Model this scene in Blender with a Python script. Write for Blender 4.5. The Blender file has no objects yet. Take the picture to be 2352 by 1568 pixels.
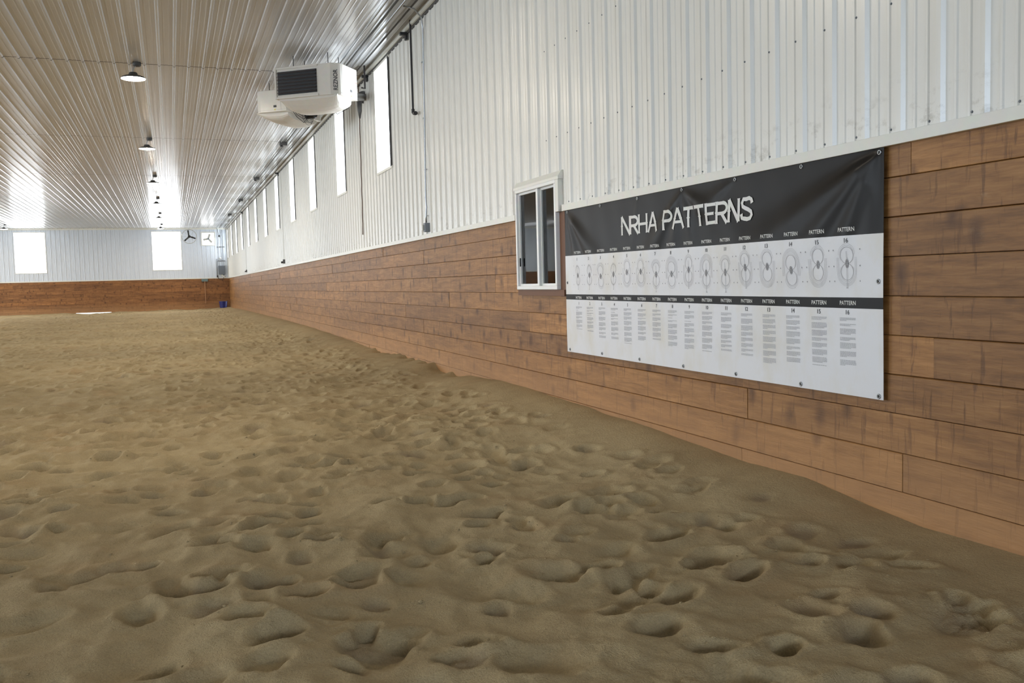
import bpy, bmesh, math, random
import numpy as np
from mathutils import Vector, Matrix
R = math.radians
random.seed(4); rng = np.random.default_rng(7)
sc = bpy.context.scene
COL = sc.collection
H = 1.2                      # camera height above the sand; world z = 0 is the mean sand level
XW = 3.169                   # right wall
XL = -18.4                   # left wall
YE = 54.93                   # end wall
YB = -10.0                   # wall behind the camera
ZC = 3.471 + H               # ceiling
ZWOOD = 0.582 + H            # top of the wooden kickboards

# ------------------------------------------------------------------ helpers
class MB:
    def __init__(s): s.v = []; s.f = []; s.m = []
    def quad(s, a, b, c, d, mi=0):
        n = len(s.v); s.v += [tuple(a), tuple(b), tuple(c), tuple(d)]; s.f.append((n, n+1, n+2, n+3)); s.m.append(mi)
    def box(s, lo, hi, mi=0, M=None):
        x0, y0, z0 = lo; x1, y1, z1 = hi
        P = [Vector(q) for q in ((x0,y0,z0),(x1,y0,z0),(x1,y1,z0),(x0,y1,z0),(x0,y0,z1),(x1,y0,z1),(x1,y1,z1),(x0,y1,z1))]
        if M is not None: P = [M @ q for q in P]
        n = len(s.v); s.v += [tuple(q) for q in P]
        for f in ((0,3,2,1),(4,5,6,7),(0,1,5,4),(1,2,6,5),(2,3,7,6),(3,0,4,7)):
            s.f.append(tuple(n+i for i in f)); s.m.append(mi)
    def tube(s, pts, r, k=10, mi=0, caps=True):
        pts = [Vector(q) for q in pts]; rings = []
        up0 = None
        for i, q in enumerate(pts):
            a = pts[max(i-1,0)]; b = pts[min(i+1,len(pts)-1)]
            t = (b-a).normalized()
            if up0 is None:
                up0 = Vector((0,0,1)) if abs(t.z) < .9 else Vector((1,0,0))
            u = t.cross(up0).normalized(); w = u.cross(t).normalized(); up0 = w
            rr = r[i] if isinstance(r,(list,tuple)) else r
            n = len(s.v)
            for j in range(k):
                an = 2*math.pi*j/k
                s.v.append(tuple(q + u*math.cos(an)*rr + w*math.sin(an)*rr))
            rings.append(n)
        for a, b in zip(rings, rings[1:]):
            for j in range(k):
                s.f.append((a+j, a+(j+1)%k, b+(j+1)%k, b+j)); s.m.append(mi)
        if caps:
            s.f.append(tuple(rings[0]+j for j in reversed(range(k)))); s.m.append(mi)
            s.f.append(tuple(rings[-1]+j for j in range(k))); s.m.append(mi)
    def lathe(s, prof, o=(0,0,0), k=24, mi=0, M=None, caps=False):
        rings = []
        for r, z in prof:
            n = len(s.v)
            for j in range(k):
                an = 2*math.pi*j/k
                q = Vector((math.cos(an)*r, math.sin(an)*r, z))
                if M is not None: q = M @ q
                s.v.append(tuple(q + Vector(o)))
            rings.append(n)
        for a, b in zip(rings, rings[1:]):
            for j in range(k):
                s.f.append((a+j, a+(j+1)%k, b+(j+1)%k, b+j)); s.m.append(mi)
        if caps:
            s.f.append(tuple(rings[0]+j for j in reversed(range(k)))); s.m.append(mi)
            s.f.append(tuple(rings[-1]+j for j in range(k))); s.m.append(mi)
    def torus(s, R0, r, M, k=24, q=8, mi=0):
        n0 = len(s.v)
        for i in range(k):
            a = 2*math.pi*i/k
            for j in range(q):
                b = 2*math.pi*j/q
                s.v.append(tuple(M @ Vector(((R0+r*math.cos(b))*math.cos(a), (R0+r*math.cos(b))*math.sin(a), r*math.sin(b)))))
        for i in range(k):
            for j in range(q):
                s.f.append((n0+i*q+j, n0+((i+1)%k)*q+j, n0+((i+1)%k)*q+(j+1)%q, n0+i*q+(j+1)%q)); s.m.append(mi)
    def build(s, name, mats, parent=None, smooth=False, bevel=0, loc=None):
        me = bpy.data.meshes.new(name); me.from_pydata(s.v, [], s.f)
        for m in (mats if isinstance(mats,(list,tuple)) else [mats]): me.materials.append(m)
        if len(me.materials) > 1: me.polygons.foreach_set('material_index', s.m)
        if smooth: me.polygons.foreach_set('use_smooth', [True]*len(me.polygons))
        me.update()
        o = bpy.data.objects.new(name, me); COL.objects.link(o)
        if parent is not None: o.parent = parent
        if loc: o.location = loc
        if bevel:
            b = o.modifiers.new('bevel','BEVEL'); b.width = bevel; b.segments = 2; b.limit_method = 'ANGLE'; b.angle_limit = R(40)
        if smooth == 'auto':
            me.polygons.foreach_set('use_smooth', [False]*len(me.polygons))
        return o

def tag(o, label=None, cat=None, group=None, kind=None):
    if label: o['label'] = label
    if cat: o['category'] = cat
    if group: o['group'] = group
    if kind: o['kind'] = kind
    return o
def empty(name, loc=(0,0,0), rz=0, **k):
    o = bpy.data.objects.new(name, None); COL.objects.link(o); o.location = loc; o.rotation_euler = (0,0,rz)
    o.empty_display_size = .1
    return tag(o, **k)
def copy_tree(o, parent=None):
    c = o.copy(); COL.objects.link(c); c.parent = parent
    for ch in [x for x in bpy.data.objects if x.parent == o]: copy_tree(ch, c)
    return c

# ------------------------------------------------------------------ materials
def newmat(name):
    m = bpy.data.materials.new(name); m.use_nodes = True
    nt = m.node_tree; nt.nodes.clear()
    out = nt.nodes.new('ShaderNodeOutputMaterial'); b = nt.nodes.new('ShaderNodeBsdfPrincipled')
    nt.links.new(b.outputs[0], out.inputs[0])
    return m, nt, b
def srgb(r, g, b):
    f = lambda c: (c/12.92 if c <= .04045 else ((c+.055)/1.055)**2.4)
    return (f(r/255), f(g/255), f(b/255), 1)
def simple(name, col, rough=.5, metal=0, spec=.5):
    m, nt, b = newmat(name)
    b.inputs['Base Color'].default_value = col; b.inputs['Roughness'].default_value = rough
    b.inputs['Metallic'].default_value = metal; b.inputs['Specular IOR Level'].default_value = spec
    # slight procedural surface variation
    N = nt.nodes.new; tc = N('ShaderNodeTexCoord'); no = N('ShaderNodeTexNoise'); no.inputs['Scale'].default_value = 14
    no.inputs['Detail'].default_value = 3
    mx = N('ShaderNodeMix'); mx.data_type = 'RGBA'; mx.blend_type = 'MULTIPLY'; mx.inputs[0].default_value = .12
    nt.links.new(tc.outputs['Object'], no.inputs['Vector']); mx.inputs[6].default_value = col
    nt.links.new(no.outputs['Color'], mx.inputs[7]); nt.links.new(mx.outputs[2], b.inputs['Base Color'])
    return m
def emit(name, col, st):
    m = bpy.data.materials.new(name); m.use_nodes = True; nt = m.node_tree; nt.nodes.clear()
    out = nt.nodes.new('ShaderNodeOutputMaterial'); e = nt.nodes.new('ShaderNodeEmission')
    e.inputs[0].default_value = col; e.inputs[1].default_value = st
    nt.links.new(e.outputs[0], out.inputs[0]); return m
def ramp(nt, stops, interp='LINEAR'):
    r = nt.nodes.new('ShaderNodeValToRGB'); r.color_ramp.interpolation = interp
    e = r.color_ramp.elements
    while len(e) < len(stops): e.new(.5)
    for i, (p, c) in enumerate(stops):
        e[i].position = p; e[i].color = c if len(c) == 4 else (*c, 1)
    return r
def math_n(nt, op, a, b=None, clamp=False):
    n = nt.nodes.new('ShaderNodeMath'); n.operation = op; n.use_clamp = clamp
    for i, x in enumerate((a, b)):
        if x is None: continue
        if isinstance(x, (int, float)): n.inputs[i].default_value = x
        else: nt.links.new(x, n.inputs[i])
    return n.outputs[0]
def mixc(nt, fac, a, b, mode='MIX'):
    n = nt.nodes.new('ShaderNodeMix'); n.data_type = 'RGBA'; n.blend_type = mode
    for i, x in ((0, fac), (6, a), (7, b)):
        if isinstance(x, (int, float)): n.inputs[i].default_value = x
        elif isinstance(x, tuple): n.inputs[i].default_value = x
        else: nt.links.new(x, n.inputs[i])
    return n.outputs[2]
def noise(nt, vec, scale, detail=4, rough=.55, dist=0):
    n = nt.nodes.new('ShaderNodeTexNoise'); n.inputs['Scale'].default_value = scale
    n.inputs['Detail'].default_value = detail; n.inputs['Roughness'].default_value = rough; n.inputs['Distortion'].default_value = dist
    if vec is not None: nt.links.new(vec, n.inputs['Vector'])
    return n.outputs['Fac']
def mapping(nt, src, scale=(1,1,1), loc=(0,0,0)):
    m = nt.nodes.new('ShaderNodeMapping'); m.inputs['Scale'].default_value = scale; m.inputs['Location'].default_value = loc
    nt.links.new(src, m.inputs['Vector']); return m.outputs[0]
def objco(nt):
    return nt.nodes.new('ShaderNodeTexCoord').outputs['Object']

# painted ribbed steel; dust and scuffs low on the wall
def steel_mat(name, col, rough, dirt_z=None, bump=.25, long_axis=1, spec=.6):
    m, nt, b = newmat(name)
    co = objco(nt)
    v = noise(nt, mapping(nt, co, (.7,.7,.15)), 1.0, 2)
    c = mixc(nt, v, (*[x*.93 for x in col[:3]], 1), col)
    if dirt_z is not None:
        sep = nt.nodes.new('ShaderNodeSeparateXYZ'); nt.links.new(co, sep.inputs[0])
        low = nt.nodes.new('ShaderNodeMapRange'); nt.links.new(sep.outputs[2], low.inputs[0])
        low.inputs[1].default_value = dirt_z+.3; low.inputs[2].default_value = dirt_z
        n2 = noise(nt, mapping(nt, co, (6, 6, 9)), 1.4, 6, .7)
        r2 = ramp(nt, [(.55,(0,0,0)),(.72,(1,1,1))]); nt.links.new(n2, r2.inputs[0])
        f = math_n(nt, 'MULTIPLY', r2.outputs[0], low.outputs[0], True)
        f = math_n(nt, 'MULTIPLY', f, .55)
        c = mixc(nt, f, c, srgb(120,108,84))
        n3 = noise(nt, mapping(nt, co, (3, 9, .5)), 2.0, 3, .6)
        r3 = ramp(nt, [(.5,(0,0,0)),(.8,(1,1,1))]); nt.links.new(n3, r3.inputs[0])
        c = mixc(nt, math_n(nt,'MULTIPLY', r3.outputs[0], .18), c, srgb(205,196,165))
    nt.links.new(c, b.inputs['Base Color'])
    b.inputs['Roughness'].default_value = rough
    b.inputs['Specular IOR Level'].default_value = spec
    sc_ = [1.6,1.6,1.6]; sc_[long_axis] = .55
    bn = noise(nt, mapping(nt, co, tuple(sc_)), 1.6, 2)
    bp = nt.nodes.new('ShaderNodeBump'); bp.inputs['Strength'].default_value = bump; bp.inputs['Distance'].default_value = .012
    nt.links.new(bn, bp.inputs['Height']); nt.links.new(bp.outputs[0], b.inputs['Normal'])
    return m
M_WALL = steel_mat('painted_steel_wall', srgb(231,229,222), .30, dirt_z=ZWOOD+.05, bump=.2, long_axis=2)
M_ENDW = steel_mat('painted_steel_end', srgb(214,220,228), .35, bump=.15, long_axis=2)
M_CEIL = steel_mat('painted_steel_ceiling', srgb(196,197,198), .22, bump=.35, spec=.8)
M_TRIM = simple('white_trim', srgb(228,226,216), .4)
M_TRIM2 = simple('grey_white_trim', srgb(180,178,168), .35)
M_DARK = simple('dark_gap', srgb(38,34,32), .8)
M_BLACK = simple('black_iron', srgb(34,28,28), .5)
M_BLKPL = simple('black_plastic', srgb(22,22,24), .45)
M_GALV = simple('galvanised', srgb(168,170,172), .35, .8)
M_GREY = simple('grey_box', srgb(118,124,130), .5)
M_DGREY = simple('dark_grey_box', srgb(72,70,68), .5)
M_BLUE = simple('blue_plastic', srgb(34,40,110), .4)
M_VINYL = simple('white_vinyl', srgb(236,236,232), .35)
M_HEAT = simple('heater_paint', srgb(214,208,198), .32)
M_LOUV = simple('louvre_brown', srgb(52,34,32), .45)
M_BROWN = simple('brown_wire', srgb(92,66,52), .6)
M_YEL = simple('yellow_sticker', srgb(225,205,40), .5)
M_RED = simple('red_print', srgb(170,50,45), .5)
M_INK = simple('black_ink', srgb(30,26,30), .5)
M_PALEWOOD = simple('pale_wood', srgb(176,130,92), .7)
M_STRAW = simple('straw', srgb(190,175,120), .7)
M_INT = simple('office_paint', srgb(186,184,178), .8)
M_INTL = simple('office_trim', srgb(205,200,185), .6)
M_WIN = emit('daylit_pane', (.90,.95,1,1), 8.0)
M_WIN2 = emit('daylit_pane_side', (.84,.92,1,1), 5.0)
M_WIN3 = emit('daylit_pane_left', (.84,.92,1,1), 10.0)
M_FANWIN = emit('daylit_fan_opening', (.95,.98,1,1), 2.2)
M_LAMP = emit('lamp_glow', (1,.88,.73,1), 190.0)

def wood_mat(name, base, dark, light, axis, rough=.62, sheen=.35):
    m, nt, b = newmat(name)
    co = objco(nt)
    at = nt.nodes.new('ShaderNodeAttribute'); at.attribute_name = 'bid'; bid = at.outputs['Fac']
    # shift texture per board
    cb = nt.nodes.new('ShaderNodeCombineXYZ')
    nt.links.new(math_n(nt,'MULTIPLY',bid,37.0), cb.inputs[0]); nt.links.new(math_n(nt,'MULTIPLY',bid,91.0), cb.inputs[1]); nt.links.new(math_n(nt,'MULTIPLY',bid,53.0), cb.inputs[2])
    va = nt.nodes.new('ShaderNodeVectorMath'); va.operation='ADD'; nt.links.new(co, va.inputs[0]); nt.links.new(cb.outputs[0], va.inputs[1])
    V = va.outputs[0]
    if axis == 1: sg, sk, sst = (1,.9,11), (1,3.4,2.3), (1,17,2.0)
    else: sg, sk, sst = (.9,1,11), (3.4,1,2.3), (17,1,2.0)
    g1 = noise(nt, mapping(nt, V, sg), 2.2, 5, .6, .6)
    g2 = noise(nt, mapping(nt, V, tuple(x*2.5 for x in sg)), 4.0, 5, .65, .3)
    grain = math_n(nt,'ADD', math_n(nt,'MULTIPLY',g1,.65), math_n(nt,'MULTIPLY',g2,.35))
    r = ramp(nt, [(.30, dark),(.50, base),(.70, light)]); nt.links.new(grain, r.inputs[0])
    # whole-board tone
    rb = ramp(nt, [(0,(.80,.77,.75)),(.35,(.93,.91,.89)),(.65,(1.03,1.01,.99)),(1,(1.20,1.17,1.12))]); nt.links.new(bid, rb.inputs[0])
    c = mixc(nt, 1.0, r.outputs[0], rb.outputs[0], 'MULTIPLY')
    # blotchy stain take-up
    bl = noise(nt, mapping(nt, V, (1.2,1.2,2.5)), 1.6, 4, .6)
    rbl = ramp(nt, [(.35,(.78,.74,.70)),(.6,(1.08,1.06,1.04))]); nt.links.new(bl, rbl.inputs[0])
    c = mixc(nt, .8, c, rbl.outputs[0], 'MULTIPLY')
    # knots
    vo = nt.nodes.new('ShaderNodeTexVoronoi'); vo.inputs['Scale'].default_value = 1.15; vo.inputs['Randomness'].default_value = 1
    dn = nt.nodes.new('ShaderNodeTexNoise'); dn.inputs['Scale'].default_value = 9; dn.inputs['Detail'].default_value = 2; nt.links.new(V, dn.inputs['Vector'])
    vm = nt.nodes.new('ShaderNodeVectorMath'); vm.operation='MULTIPLY_ADD'; nt.links.new(dn.outputs['Color'], vm.inputs[0]); vm.inputs[1].default_value = (.16,.16,.16)
    vo.voronoi_dimensions = '2D'; s2 = nt.nodes.new('ShaderNodeSeparateXYZ'); nt.links.new(mapping(nt, V, sk), s2.inputs[0])
    c2 = nt.nodes.new('ShaderNodeCombineXYZ'); nt.links.new(s2.outputs[axis], c2.inputs[0]); nt.links.new(s2.outputs[2], c2.inputs[1])
    nt.links.new(c2.outputs[0], vm.inputs[2]); nt.links.new(vm.outputs[0], vo.inputs['Vector'])
    ksel = nt.nodes.new('ShaderNodeSeparateColor'); nt.links.new(vo.outputs['Color'], ksel.inputs[0]); kmask = math_n(nt,'GREATER_THAN',ksel.outputs[0],.42)
    rk = ramp(nt, [(.02,(1,1,1)),(.09,(.7,.7,.7)),(.22,(0,0,0))]); nt.links.new(vo.outputs['Distance'], rk.inputs[0])
    c = mixc(nt, math_n(nt,'MULTIPLY',math_n(nt,'MULTIPLY',rk.outputs[0],kmask),.75), c, srgb(70,40,16))
    # upright resin streaks and checks
    st = noise(nt, mapping(nt, V, sst), 1.5, 5, .62, .35)
    rs = ramp(nt, [(.57,(0,0,0)),(.66,(1,1,1))]); nt.links.new(st, rs.inputs[0])
    c = mixc(nt, math_n(nt,'MULTIPLY',rs.outputs[0],.6), c, srgb(84,52,24))
    # pale scuffs and dust
    sf = noise(nt, mapping(nt, V, (2,2,5)), 2.1, 7, .75)
    rf = ramp(nt, [(.62,(0,0,0)),(.78,(1,1,1))]); nt.links.new(sf, rf.inputs[0])
    c = mixc(nt, math_n(nt,'MULTIPLY',rf.outputs[0],.28), c, srgb(176,146,112))
    # lowest boards are worn paler by sand
    sp = nt.nodes.new('ShaderNodeSeparateXYZ'); nt.links.new(co, sp.inputs[0])
    mr = nt.nodes.new('ShaderNodeMapRange'); nt.links.new(sp.outputs[2], mr.inputs[0]); mr.inputs[1].default_value = .55; mr.inputs[2].default_value = .12
    c = mixc(nt, math_n(nt,'MULTIPLY',mr.outputs[0],.5), c, srgb(184,138,92))
    nt.links.new(c, b.inputs['Base Color'])
    b.inputs['Roughness'].default_value = rough; b.inputs['Specular IOR Level'].default_value = sheen
    bp = nt.nodes.new('ShaderNodeBump'); bp.inputs['Strength'].default_value = .35; bp.inputs['Distance'].default_value = .004
    nt.links.new(math_n(nt,'ADD',g2,math_n(nt,'MULTIPLY',rs.outputs[0],-.5)), bp.inputs['Height']); nt.links.new(bp.outputs[0], b.inputs['Normal'])
    return m
M_WOOD = wood_mat('stained_spruce', srgb(146,104,58), srgb(108,72,36), srgb(172,128,78), 1, .5, .35)
M_WOODE = wood_mat('stained_spruce_end', srgb(138,94,52), srgb(98,62,32), srgb(166,118,72), 0, .5, .4)

# ------------------------------------------------------------------ sand floor
def contact_right(y):
    ys = [-10,1,2.6,3.2,4,4.5,5.3,7,8.2,8.9,9.5,9.9,10.2,10.8,11.1,11.4,12.3,13.0,13.7,15.5,16.9,18.5,22,25.4,29.7,35.7,44.6,52,55]
    zs = [.03,.02,.017,.01,.076,.065,.093,.131,.151,.153,.12,.11,.075,.055,.075,.136,.103,.12,.085,.085,.122,.139,.177,.183,.185,.171,.151,.09,.05]
    return np.interp(y, ys, zs)
def grid_noise(x, y, cell, seed):
    r = np.random.default_rng(seed); n = 512
    g = r.random((n, n))
    fx = x/cell + 1000.37; fy = y/cell + 1000.71
    ix = np.floor(fx).astype(int); iy = np.floor(fy).astype(int)
    tx = fx-ix; ty = fy-iy; tx = tx*tx*(3-2*tx); ty = ty*ty*(3-2*ty)
    a = g[ix % n, iy % n]; b = g[(ix+1) % n, iy % n]; c = g[ix % n, (iy+1) % n]; d = g[(ix+1) % n, (iy+1) % n]
    return (a*(1-tx)+b*tx)*(1-ty)+(c*(1-tx)+d*tx)*ty - .5
def axis_grow(start, end, d0, g):
    out = [start]; s = 1 if end > start else -1
    while (end-out[-1])*s > 0:
        out.append(out[-1] + s*max(d0, g*abs(out[-1]-start)))
    out[-1] = end
    return out
xs_r = list(np.arange(-2.6, XW+.02, .0135)); xs_r[-1] = XW+.04
xs_l = axis_grow(-2.6, XL, .0135, .0105)[1:]
xs = np.array(sorted(xs_l)+xs_r)
ys = [1.7]
while ys[-1] < YE: ys.append(ys[-1] + max(.0115, ys[-1]*.0034))
ys[-1] = YE+.3
back = axis_grow(1.7, YB, .05, .12)[1:]
ys = np.array(sorted(back)+ys)
X, Y = np.meshgrid(xs, ys, indexing='xy')
Xw = X + .10*grid_noise(X, Y, .5, 31); Yw = Y + .10*grid_noise(X, Y, .5, 32)
ridge = lambda c, sd: .5-2*np.abs(grid_noise(Xw, Yw, c, sd))
Z = .050*grid_noise(Xw, Yw, 1.3, 1) + .050*grid_noise(Xw, Yw, .42, 2) + .026*grid_noise(Xw, Yw, .19, 3) + .016*ridge(.30, 41) + .010*ridge(.14, 42) + .012*grid_noise(X, Y, .07, 4) + .004*grid_noise(X, Y, .032, 5)
patch = np.clip(grid_noise(X, Y, .45, 8)*4+.1, 0, 1)
Z += patch*(.014*np.abs(grid_noise(X, Y, .035, 9))+.012*np.abs(grid_noise(X, Y, .06, 10)))
dw = XW - X
tread = np.clip((dw-.22)/.55, 0, 1); tread = tread*tread*(3-2*tread)      # hooves keep off the strip along the wall
Z *= (.12 + .88*tread)
hoof_dark = np.zeros_like(Z); DEP = np.zeros_like(Z)
# hoof prints
prints = []
def add_prints(x0, x1, y0, y1, dens):
    n = int((x1-x0)*(y1-y0)*dens)
    for _ in range(n):
        prints.append((random.uniform(x0,x1), random.uniform(y0,y1)))
add_prints(-3, 2.75, 1.7, 9, 17); add_prints(-8, 2.75, 9, 22, 13); add_prints(-18, -3, 1.7, 9, 5); add_prints(-18, -8, 9, 22, 4)
add_prints(-18, 2.6, 22, 54, 5); add_prints(2.5, 2.95, 3, 9, 1.0)
for (px, py) in prints:
    ang = random.gauss(.5, .9); ca, sa = math.cos(ang), math.sin(ang)
    a = random.uniform(.06, .105)*(1.25 if random.random() < .25 else 1); bb = a*random.uniform(.6, .85)
    dep = random.uniform(.026, .060); rimh = dep*random.uniform(.08,.26)
    rr = a*2.2
    i0, i1 = np.searchsorted(ys, [py-rr, py+rr]); j0, j1 = np.searchsorted(xs, [px-rr, px+rr])
    if i1-i0 < 2 or j1-j0 < 2: continue
    sx = X[i0:i1, j0:j1]-px; sy = Y[i0:i1, j0:j1]-py
    u = (sx*ca+sy*sa)/a; w = (-sx*sa+sy*ca)/bb
    nz = grid_noise(sx+px, sy+py, .05, 11)*.55
    d = np.sqrt(u*u+w*w)*(1+nz*.6)
    steep = 9.0 if random.random() < .6 else 5.0
    bowl = -dep*(1-1/(1+np.exp(-(d-.85)*steep)))*(1+.35*u)
    rim = rimh*np.exp(-((d-1.35)/.38)**2)*(1+.3*u)
    crumb = 0
    if random.random() < .45:
        m = np.exp(-(d/1.0)**2)
        crumb = m*(.018*np.abs(grid_noise(sx+px, sy+py, .022, 12)) + .020*np.abs(grid_noise(sx+px, sy+py, .045, 13)))
    t = tread[i0:i1, j0:j1]
    if px > 2.45: t = np.maximum(t, .5)
    room = np.clip(1+DEP[i0:i1, j0:j1]/.055, .12, 1); DEP[i0:i1, j0:j1] += bowl*room*t
    Z[i0:i1, j0:j1] += (bowl*room+rim*room+crumb)*t
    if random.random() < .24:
        hoof_dark[i0:i1, j0:j1] = np.maximum(hoof_dark[i0:i1, j0:j1], np.exp(-(d/.85)**4)*random.uniform(.5,1))  # darker, greyer tone inside some of the prints
# sand banked up along the walls
cr = contact_right(Y)
rough_edge = .035*np.clip(grid_noise(X*0, Y, .16, 21)*2, -1, 1)*((Y > 10) & (Y < 16)) + .012*grid_noise(X*0, Y, .35, 22)
bank = (cr+.02)*np.exp(-(np.clip(dw,0,None)/.62)**2*1.0) + rough_edge*np.exp(-(np.clip(dw,0,None)/.09)**2)
Z += bank + .012*np.exp(-((dw-.75)/.3)**2)
de = YE - Y
Z += .05*np.exp(-(np.clip(de,0,None)/1.4)**2)
gap = np.exp(-((X+4.05)/1.0)**4)*np.exp(-((de-.2)/2.0)**4)
Z -= .075*gap
Z += .03*np.exp(-((X-XL)/.7)**2)
nr, nc = Z.shape
co = np.stack([X, Y, Z], -1).reshape(-1, 3).astype(np.float32)
idx = (np.arange(nr-1)[:,None]*nc + np.arange(nc-1)[None,:]).reshape(-1)
quads = np.stack([idx, idx+1, idx+1+nc, idx+nc], -1).astype(np.int32)
me = bpy.data.meshes.new('floor')
me.vertices.add(len(co)); me.vertices.foreach_set('co', co.ravel())
me.loops.add(quads.size); me.loops.foreach_set('vertex_index', quads.ravel())
me.polygons.add(len(quads)); me.polygons.foreach_set('loop_start', np.arange(0, quads.size, 4, dtype=np.int32)); me.polygons.foreach_set('loop_total', np.full(len(quads), 4, dtype=np.int32))
me.polygons.foreach_set('use_smooth', np.ones(len(quads), bool))
me.update(); me.validate()
at = me.attributes.new('moist', 'FLOAT', 'POINT'); at.data.foreach_set('value', hoof_dark.ravel().astype(np.float32))
floor = bpy.data.objects.new('floor', me); COL.objects.link(floor); tag(floor, kind='structure')
m, nt, b = newmat('arena_sand')
c0 = objco(nt)
n1 = noise(nt, c0, .55, 4, .6); n2 = noise(nt, c0, 5.0, 5, .65); n3 = noise(nt, c0, 160, 3, .6); n5 = noise(nt, c0, 1.6, 3)
r = ramp(nt, [(.28, srgb(150,132,98)),(.5, srgb(168,149,113)),(.72, srgb(182,163,125))]); nt.links.new(math_n(nt,'ADD',math_n(nt,'MULTIPLY',n1,.5),math_n(nt,'MULTIPLY',n2,.5)), r.inputs[0])
rs = ramp(nt, [(.30,(.74,.74,.75)),(.5,(1,1,1)),(.74,(1.28,1.26,1.2))]); nt.links.new(n3, rs.inputs[0])
c = mixc(nt, .55, r.outputs[0], rs.outputs[0], 'MULTIPLY')
rt = ramp(nt, [(.55,(0,0,0)),(.72,(1,1,1))]); nt.links.new(n5, rt.inputs[0])
c = mixc(nt, math_n(nt,'MULTIPLY',rt.outputs[0],.28), c, srgb(172,136,94))
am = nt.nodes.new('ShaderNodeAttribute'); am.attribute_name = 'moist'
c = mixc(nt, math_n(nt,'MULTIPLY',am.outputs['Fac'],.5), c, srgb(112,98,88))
nt.links.new(c, b.inputs['Base Color']); b.inputs['Roughness'].default_value = .95; b.inputs['Specular IOR Level'].default_value = .15
hb = math_n(nt,'ADD', math_n(nt,'MULTIPLY', noise(nt, c0, 55, 4, .7), .8), math_n(nt,'MULTIPLY', noise(nt, c0, 210, 2, .6), .35))
bp = nt.nodes.new('ShaderNodeBump'); bp.inputs['Strength'].default_value = .9; bp.inputs['Distance'].default_value = .012
nt.links.new(hb, bp.inputs['Height']); nt.links.new(bp.outputs[0], b.inputs['Normal'])
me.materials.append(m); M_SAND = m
def sand_z(x, y):
    i = min(max(np.searchsorted(ys, y),0), nr-1); j = min(max(np.searchsorted(xs, x),0), nc-1)
    return float(Z[i, j])
# small clods kicked out of the prints
cl = MB()
for _ in range(900):
    if random.random() < .75:
        px, py = random.choice(prints[:520]); px += random.gauss(0,.07); py += random.gauss(0,.07)
    else: px, py = random.uniform(-1.4, 2.6), random.uniform(2, 8)
    if not (-2.4 < px < 2.9 and 1.8 < py < 10): continue
    s = random.uniform(.003, .008)*(1.6 if random.random() < .08 else 1); z = sand_z(px, py)
    n0 = len(cl.v); N_ = 6
    cl.v.append((px, py, z+s*.7))
    for ring, (rr, zz) in enumerate(((.75,.4),(1.0,-.1))):
        for j in range(N_):
            an = 2*math.pi*j/N_ + ring*.5; q = s*rr*random.uniform(.75,1.25)
            cl.v.append((px+q*math.cos(an), py+q*math.sin(an)*.85, z+s*zz))
    for j in range(N_):
        cl.f.append((n0, n0+1+j, n0+1+(j+1)%N_)); cl.m.append(0)
        cl.f.append((n0+1+j, n0+1+N_+j, n0+1+N_+(j+1)%N_, n0+1+(j+1)%N_)); cl.m.append(0)
o = cl.build('sand_clods', M_SAND, smooth=True)
tag(o, 'small crumbly sand clods scattered around the hoof prints', 'sand clods', kind='stuff')
# a bit of straw low on the left
sz = sand_z(-.20, 2.73)
s_ = MB(); s_.tube([(-.225,2.76,sz+.012),(-.20,2.745,sz+.014),(-.165,2.735,sz+.010)], .0009, 6)
tag(s_.build('straw_piece', M_STRAW, smooth=True), 'short pale straw lying on the sand near the bottom left', 'straw')

# ------------------------------------------------------------------ ribbed steel sheets
def rib_profile(u0, u1, ref, pitch, major=.019, minor=.005):
    pts = []
    k0 = int(math.floor((u0-ref)/pitch))-1; k1 = int(math.ceil((u1-ref)/pitch))+1
    for k in range(k0, k1):
        c = ref+k*pitch; q = pitch/.2286
        pts += [(c-.024*q,0),(c-.013*q,major),(c+.013*q,major),(c+.024*q,0)]
        for f in (.345, .655):
            cc = c+f*pitch; pts += [(cc-.013*q,0),(cc-.006*q,minor),(cc+.006*q,minor),(cc+.013*q,0)]
    pts.sort()
    us = np.array([p[0] for p in pts]); ds = np.array([p[1] for p in pts])
    keep = [(u, d) for u, d in pts if u0 < u < u1]
    return [(u0, float(np.interp(u0, us, ds)))] + keep + [(u1, float(np.interp(u1, us, ds)))], us, ds
def sheet(name, mat, u0, u1, v0, v1, ref, pitch, tf, holes=(), **k):
    """tf(u, v, d) -> world point; holes: (u0,u1,v0,v1)"""
    prof, us, ds = rib_profile(u0, u1, ref, pitch, **k)
    P = dict(prof)
    for h in holes:
        for u in h[:2]:
            if u0 < u < u1: P[u] = float(np.interp(u, us, ds))
    prof = sorted(P.items())
    mb = MB()
    for (ua, da), (ub, db) in zip(prof, prof[1:]):
        if ub-ua < 1e-6: continue
        um = (ua+ub)/2; cuts = sorted([(h[2], h[3]) for h in holes if h[0] < um < h[1]])
        v = v0
        for a, b_ in cuts + [(v1, v1)]:
            if a > v: mb.quad(tf(ua,v,da), tf(ub,v,db), tf(ub,a,db), tf(ua,a,da))
            v = max(v, b_)
    return mb
WIN_R = [13.386+3.6786*n for n in range(12)] ; WW = .96
ZW0, ZW1 = 1.755+H, 3.33+H
SW = (7.22, 8.19, -.085+H, .86+H)      # service window opening
holes_r = [(y, y+WW if n < 11 else y+.85, ZW0, ZW1) for n, y in enumerate(WIN_R)]
holes_r.append((SW[0]-.02, SW[1]+.02, ZWOOD-.1, SW[3]+.02))
mb = sheet('wall_right', M_WALL, YB, YE, ZWOOD+.02, ZC+.02, 4.9293-.011, .2286, lambda u,v,d: (XW-d, u, v), holes_r)
mb.f = [tuple(reversed(f)) for f in mb.f]
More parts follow.
